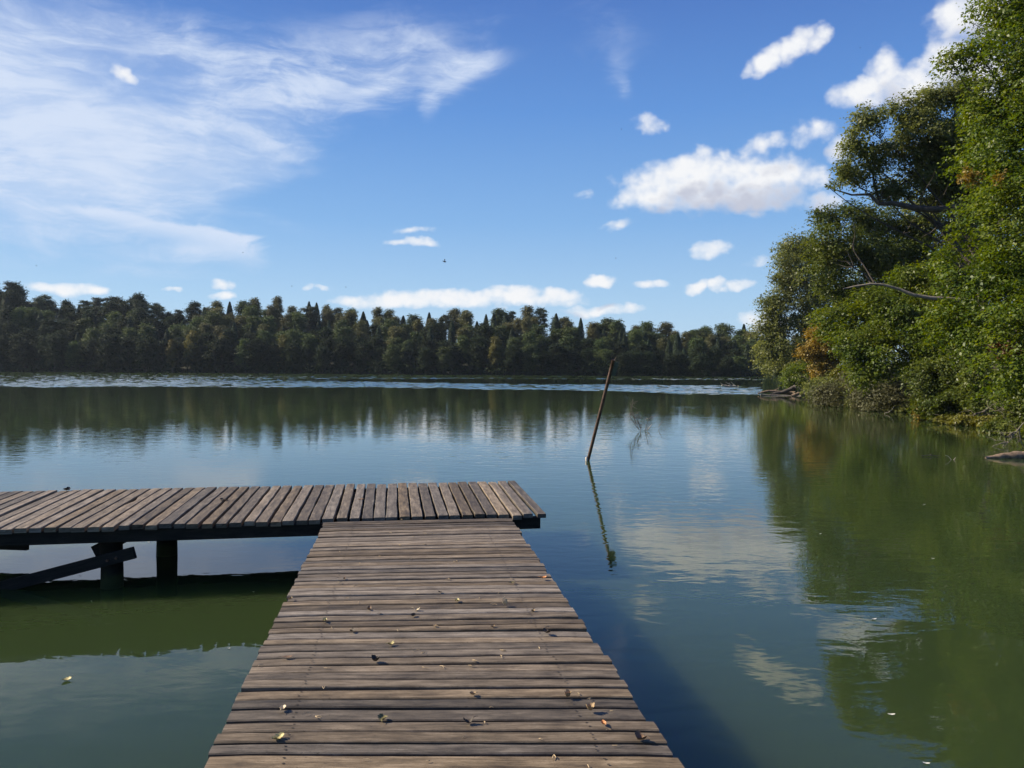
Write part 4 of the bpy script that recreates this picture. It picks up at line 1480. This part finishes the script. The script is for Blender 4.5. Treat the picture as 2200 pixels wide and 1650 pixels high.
# fallen leaves on the planks, each one its own
LEAFM = {
    'yellow': plain('pale yellow dry leaf', (0.50, 0.42, 0.17), 0.6, 0.3, 40.0),
    'cream': plain('cream dry leaf', (0.60, 0.50, 0.32), 0.6, 0.3, 40.0),
    'tan': plain('tan dry leaf', (0.36, 0.25, 0.13), 0.65, 0.35, 40.0),
    'brown': plain('brown dry leaf', (0.16, 0.095, 0.05), 0.65, 0.4, 40.0),
    'dark': plain('dark withered leaf', (0.055, 0.040, 0.026), 0.7, 0.4, 40.0),
    'orange': plain('orange dry leaf', (0.52, 0.22, 0.07), 0.6, 0.3, 40.0),
    'olive': plain('olive dry leaf', (0.14, 0.12, 0.04), 0.6, 0.35, 40.0),
}
SIDE = Vector((sd.x, sd.y, 0)).normalized()


def leaf(px, py, size, colr, label, seed, curl=0.6, name='fallen_leaf', z=None, group='fallen leaves on the walkway', cat='leaf'):
    r_ = random.Random(seed)
    zz = DECK + 0.004 if z is None else z
    p = on_z(px, py, zz)
    m_ = MB()
    th = r_.uniform(0, 6.28)
    nu, nv = 8, 5
    L, W = size, size * r_.uniform(.55, .8)
    cx, cy = curl * r_.uniform(.5, 1.3), curl * r_.uniform(.4, 1.2)
    twist = r_.uniform(-.6, .6)
    raw = []
    for i in range(nu + 1):
        u = i / nu * 2 - 1
        wd = (1 - abs(u) ** 2.2) ** .7 * (0.82 + .28 * (i % 2)) + (0.0 if abs(u) == 1 else .06)
        for j in range(nv):
            v = (j / (nv - 1) * 2 - 1)
            x = u * L / 2
            y = v * wd * W / 2
            h = (cx * u * u * L * .45 + cy * v * v * wd * W * .55 + twist * u * v * W * .3
                 + mnoise.noise(Vector((u * 2, v * 2, seed))) * size * .10 - abs(v) * 0 + (0.02 * size if j == 2 else 0))
            raw.append((x, y, h))
    zmin = min(q[2] for q in raw)
    for x, y, h in raw:
        m_.v.append(Vector((p.x + x * math.cos(th) - y * math.sin(th), p.y + x * math.sin(th) + y * math.cos(th), zz + 0.0015 + h - zmin)))
    for i in range(nu):
        for j in range(nv - 1):
            a = i * nv + j
            m_.face((a, a + nv, a + nv + 1, a + 1))
    e = m_.v[2 * 1] if False else m_.v[nv * nu + 2]
    d = Vector((math.cos(th), math.sin(th), .1))
    m_.tube([e, e + d * size * .2, e + d * size * .38 + Vector((0, 0, -.002))], [.0012, .001, .0008], 4)
    ob = m_.build(name, LEAFM[colr], None, smooth=True, origin=(p.x, p.y, zz))
    tag(ob, label, cat, group)
    return ob


LEAVES = [
    (597, 1588, .068, 'yellow', 'large pale yellow curled leaf near the front left corner of the walkway', .5),
    (607, 1525, .045, 'cream', 'small crumpled cream leaf on a plank gap, behind the large pale yellow leaf', 1.0),
    (822, 1545, .060, 'olive', 'flat dark olive leaf in the front middle of the walkway', .4),
    (1007, 1554, .052, 'dark', 'dark leaf with a tan curled edge, right of the olive leaf', .9),
    (1377, 1590, .068, 'brown', 'large brown curled leaf with veins at the front right corner of the walkway', .9),
    (1297, 1557, .042, 'orange', 'bright orange leaf behind the large brown curled leaf', .8),
    (1220, 1498, .042, 'tan', 'narrow rolled tan leaf near the front right of the walkway', 1.6),
    (1016, 1493, .034, 'tan', 'tiny tan leaf in the middle of the walkway behind the dark curled leaf', .9),
    (1268, 1527, .050, 'tan', 'wispy tan leaf lying across a plank gap, behind the orange leaf', 1.2),
    (618, 1413, .055, 'brown', 'flat brown leaf on the left edge half of the walkway, beside a plank gap', .3),
    (807, 1421, .058, 'dark', 'dark withered leaf with an upright tan tip in the middle left of the walkway', 1.1),
    (840, 1386, .045, 'yellow', 'folded yellowish leaf just behind the dark withered leaf', 1.0),
    (757, 1357, .050, 'dark', 'very dark ragged leaf left of the folded yellowish leaf', .8),
    (1175, 1360, .060, 'dark', 'very dark ragged leaf near the right edge of the walkway', .8),
    (698, 1334, .050, 'yellow', 'pale yellow crumpled leaf left of centre of the walkway', .8),
    (895, 1312, .046, 'cream', 'cream leaf with a dark shadow in the middle of the walkway', .9),
    (888, 1324, .042, 'dark', 'small dark leaf just in front of the cream middle leaf', .6),
    (793, 1310, .050, 'brown', 'brown curled leaf between the left edge and the cream middle leaf', .9),
    (1085, 1301, .058, 'cream', 'cream leaf standing upright right of the middle of the walkway', 1.5),
    (622, 1288, .056, 'tan', 'tan leaf at the very left edge of the walkway', .7),
    (982, 1292, .052, 'yellow', 'yellowish flat leaf in the middle, behind the cream leaves', .6),
    (1145, 1314, .036, 'tan', 'small tan leaf right of the upright cream leaf', .9),
    (1100, 1253, .050, 'olive', 'olive leaf on the far right part of the walkway', .4),
    (1167, 1243, .055, 'orange', 'orange-brown leaf at the far right edge of the walkway', .9),
    (935, 1346, .034, 'tan', 'tiny tan leaf in the walkway middle, in front of the small dark leaf', .9),
    (1059, 1348, .032, 'tan', 'tiny tan leaf left of the very dark ragged right leaf', .9),
    (740, 1244, .030, 'brown', 'tiny brown leaf on the far left part of the walkway', .7),
    (945, 1273, .034, 'dark', 'tiny dark leaf in a plank gap at the far middle of the walkway', .5),
]
for i, (px, py, sz, cl, lab, cu) in enumerate(LEAVES):
    leaf(px, py, sz * .92, cl, lab, 700 + i, cu)
leaf(143, 1462, .062, 'yellow', 'yellowish curled leaf floating on the water left of the walkway', 760, 1.0, z=0.002, group=None)
leaf(144, 1054, .10, 'dark', 'dark curled leaf lying on the far edge of the end platform, at left', 761, 0.8, group=None)
leaf(481, 1075, .10, 'dark', 'dark withered leaf stuck in a gap between planks of the end platform', 762, .3, group=None)  # added leaf shape, stands in for a dark hole along the gap
leaf(775, 1073, .07, 'brown', 'dark brown leaf scrap on the end platform near its middle', 763, .3, group=None)

# pine needles and grass bits on the planks
TW = [(625, 293), (840, 235), (685, 170), (1310, 195), (1470, 270), (975, 397), (1010, 405), (1375, 395), (1090, 460), (1240, 460), (1320, 640), (555, 677), (1690, 583), (1740, 600),
      (1805, 735), (1515, 773), (1830, 803), (1580, 843), (1205, 762), (1030, 870), (330, 455), (620, 470), (910, 312), (1350, 415), (1515, 380), (740, 185), (600, 183), (1000, 150),
      (1130, 85), (670, 100), (1165, 12), (1040, 470), (1280, 700), (530, 660), (760, 862), (1725, 885), (1250, 440), (1560, 290), (1260, 170), (1340, 150), (590, 560), (1820, 655)]
TW = [(400 + a / 2, 1200 + b_ / 2) for a, b_ in TW] + [(600 + a / 3.385, 1000 + b_ / 3.385) for a, b_ in
      [(800, 487), (1050, 493), (1105, 495), (970, 518), (870, 577), (1070, 573), (440, 622), (740, 660), (965, 678), (1295, 695), (580, 710), (1230, 820), (1680, 820), (1745, 803), (540, 880), (895, 393), (1550, 1010), (475, 965)]]
rr = random.Random(77)
M_NEEDLE = plain('dry straw', (0.46, 0.34, 0.19), 0.7, 0.3, 30.0)
for i, (px, py) in enumerate(TW):
    p = on_z(px, py, DECK + 0.006)
    th = rr.uniform(0, 6.28)
    L = rr.uniform(.018, .042)
    d = Vector((math.cos(th), math.sin(th), 0)) * L
    m_ = MB()
    mid = p + d * .5 + Vector((-d.y, d.x, 0)) * rr.uniform(-.25, .25) + Vector((0, 0, rr.uniform(0, .004)))
    rad_ = rr.uniform(.0010, .0022)
    m_.tube([p, mid, p + d], [rad_, rad_, rad_ * .6], 4)
    if rr.random() < .3:
        d2 = Vector((math.cos(th + .5), math.sin(th + .5), 0)) * L * .8
        m_.tube([p, p + d2 * .5 + Vector((0, 0, .002)), p + d2], [rad_, rad_, rad_ * .6], 4)
    tag(m_.build('dry_stalk', M_NEEDLE, None, origin=p), 'thin dry straw-coloured stalk scattered on the walkway planks', 'stalk', 'dry stalks on the walkway')

# specks drifting on the water
M_SPECK = plain('pale floating petal', (0.6, 0.58, 0.5), 0.6, 0.2, 30.0)
for i, (px, py, w_) in enumerate([(1915, 1535, .05), (1878, 1330, .05), (2004, 1200, .04), (1985, 1084, .05), (1762, 1147, .04), (1990, 1640, .04), (492, 1393, .025), (172, 1237, .03), (197, 1292, .02),
                                  (545, 1272, .02), (240, 883, .05), (320, 1165, .04), (1322, 893, .06), (1250, 902, .05), (1228, 897, .05), (1238, 866, .06)]):
    p = on_z(px, py, 0.003)
    m_ = MB()
    th = 0.3 * math.sin(i * 2.1)
    for k in range(8):
        a = k * math.pi / 4
        x, y = math.cos(a) * w_ * .5, math.sin(a) * w_ * .2
        m_.v.append(p + Vector((x * math.cos(th) - y * math.sin(th), x * math.sin(th) + y * math.cos(th), 0.002 + .004 * math.cos(a) ** 2)))
    m_.v.append(p + Vector((0, 0, 0.001)))
    for k in range(8):
        m_.face((8, k, (k + 1) % 8))
    tag(m_.build('floating_petal', M_SPECK, None, origin=p), 'tiny pale petal drifting on the lake surface', 'petal', 'pale petals on the water')

# insects in the air
M_BUG = plain('dark insect', (0.02, 0.018, 0.016), 0.5)
M_WING, t, b = material('insect wing')
b.inputs['Base Color'].default_value = (0.25, 0.25, 0.25, 1)
b.inputs['Alpha'].default_value = 0.35


def insect(px, py, D, size, label, group=None):
    p = at_y(px, py, D)
    e = empty('flying_insect', p, label, 'insect', group)
    m_ = MB()
    m_.tube([p + Vector((-.5, .1, .22)) * size, p + Vector((-.2, 0, .08)) * size, p, p + Vector((.25, 0, -.04)) * size, p + Vector((.42, 0, -.02)) * size],
            [.03 * size, .11 * size, .17 * size, .14 * size, .04 * size], 8)
    for a in (-.25, 0, .25):
        m_.tube([p + Vector((a * .5, 0, -.1)) * size, p + Vector((a, -.1, -.3)) * size, p + Vector((a * 1.3, -.1, -.42)) * size], [.012 * size] * 3, 4)
    m_.build('body', M_BUG, e, smooth=True, origin=p)
    for sgn in (-1, 1):
        m_ = MB()
        pts = [(0, 0, .1), (-.1, .25 * sgn, .35), (-.05, .45 * sgn, .6), (.15, .42 * sgn, .6), (.2, .2 * sgn, .3)]
        top_ = [p + Vector(q) * size for q in pts]
        m_.v = top_ + [q + Vector((0.01, 0, .0)) * size for q in top_]
        m_.face(range(5))
        m_.face(range(9, 4, -1))
        for k in range(5):
            m_.face((k, k + 5, (k + 1) % 5 + 5, (k + 1) % 5))
        m_.build('wing', M_WING, e, origin=p)
    return e


insect(955, 562, 6.0, 0.030, 'dark winged insect hovering in the sky just above the middle of the far forest')
for px, py in ((78, 571), (627, 615), (743, 617), (1335, 278), (522, 543), (1323, 555), (1848, 103)):
    insect(px, py, 9.0, 0.014, 'tiny dark gnat, a mere speck against the sky', 'gnats in the sky')



# ------------------------------------------------------------------ haze: thin even air over the lake
mb = MB()
x0, x1, y0, y1, z0, z1 = -420, 330, -45, 420, -3, 60
mb.v = [Vector(p) for p in [(x0, y0, z0), (x1, y0, z0), (x1, y1, z0), (x0, y1, z0), (x0, y0, z1), (x1, y0, z1), (x1, y1, z1), (x0, y1, z1)]]
for f_ in [(0, 3, 2, 1), (4, 5, 6, 7), (0, 1, 5, 4), (1, 2, 6, 5), (2, 3, 7, 6), (3, 0, 4, 7)]:
    mb.face(f_)
M_HAZE = bpy.data.materials.new('haze')
M_HAZE.use_nodes = True
nt_ = M_HAZE.node_tree
for n_ in list(nt_.nodes):
    if n_.type == 'BSDF_PRINCIPLED':
        nt_.nodes.remove(n_)
pv = nt_.nodes.new('ShaderNodeVolumePrincipled')
pv.inputs['Color'].default_value = (0.72, 0.85, 1.0, 1)
pv.inputs['Density'].default_value = 0.00013
pv.inputs['Anisotropy'].default_value = 0.2
nt_.links.new(pv.outputs[0], nt_.nodes['Material Output'].inputs['Volume'])
tag(mb.build('haze', M_HAZE), kind='stuff')
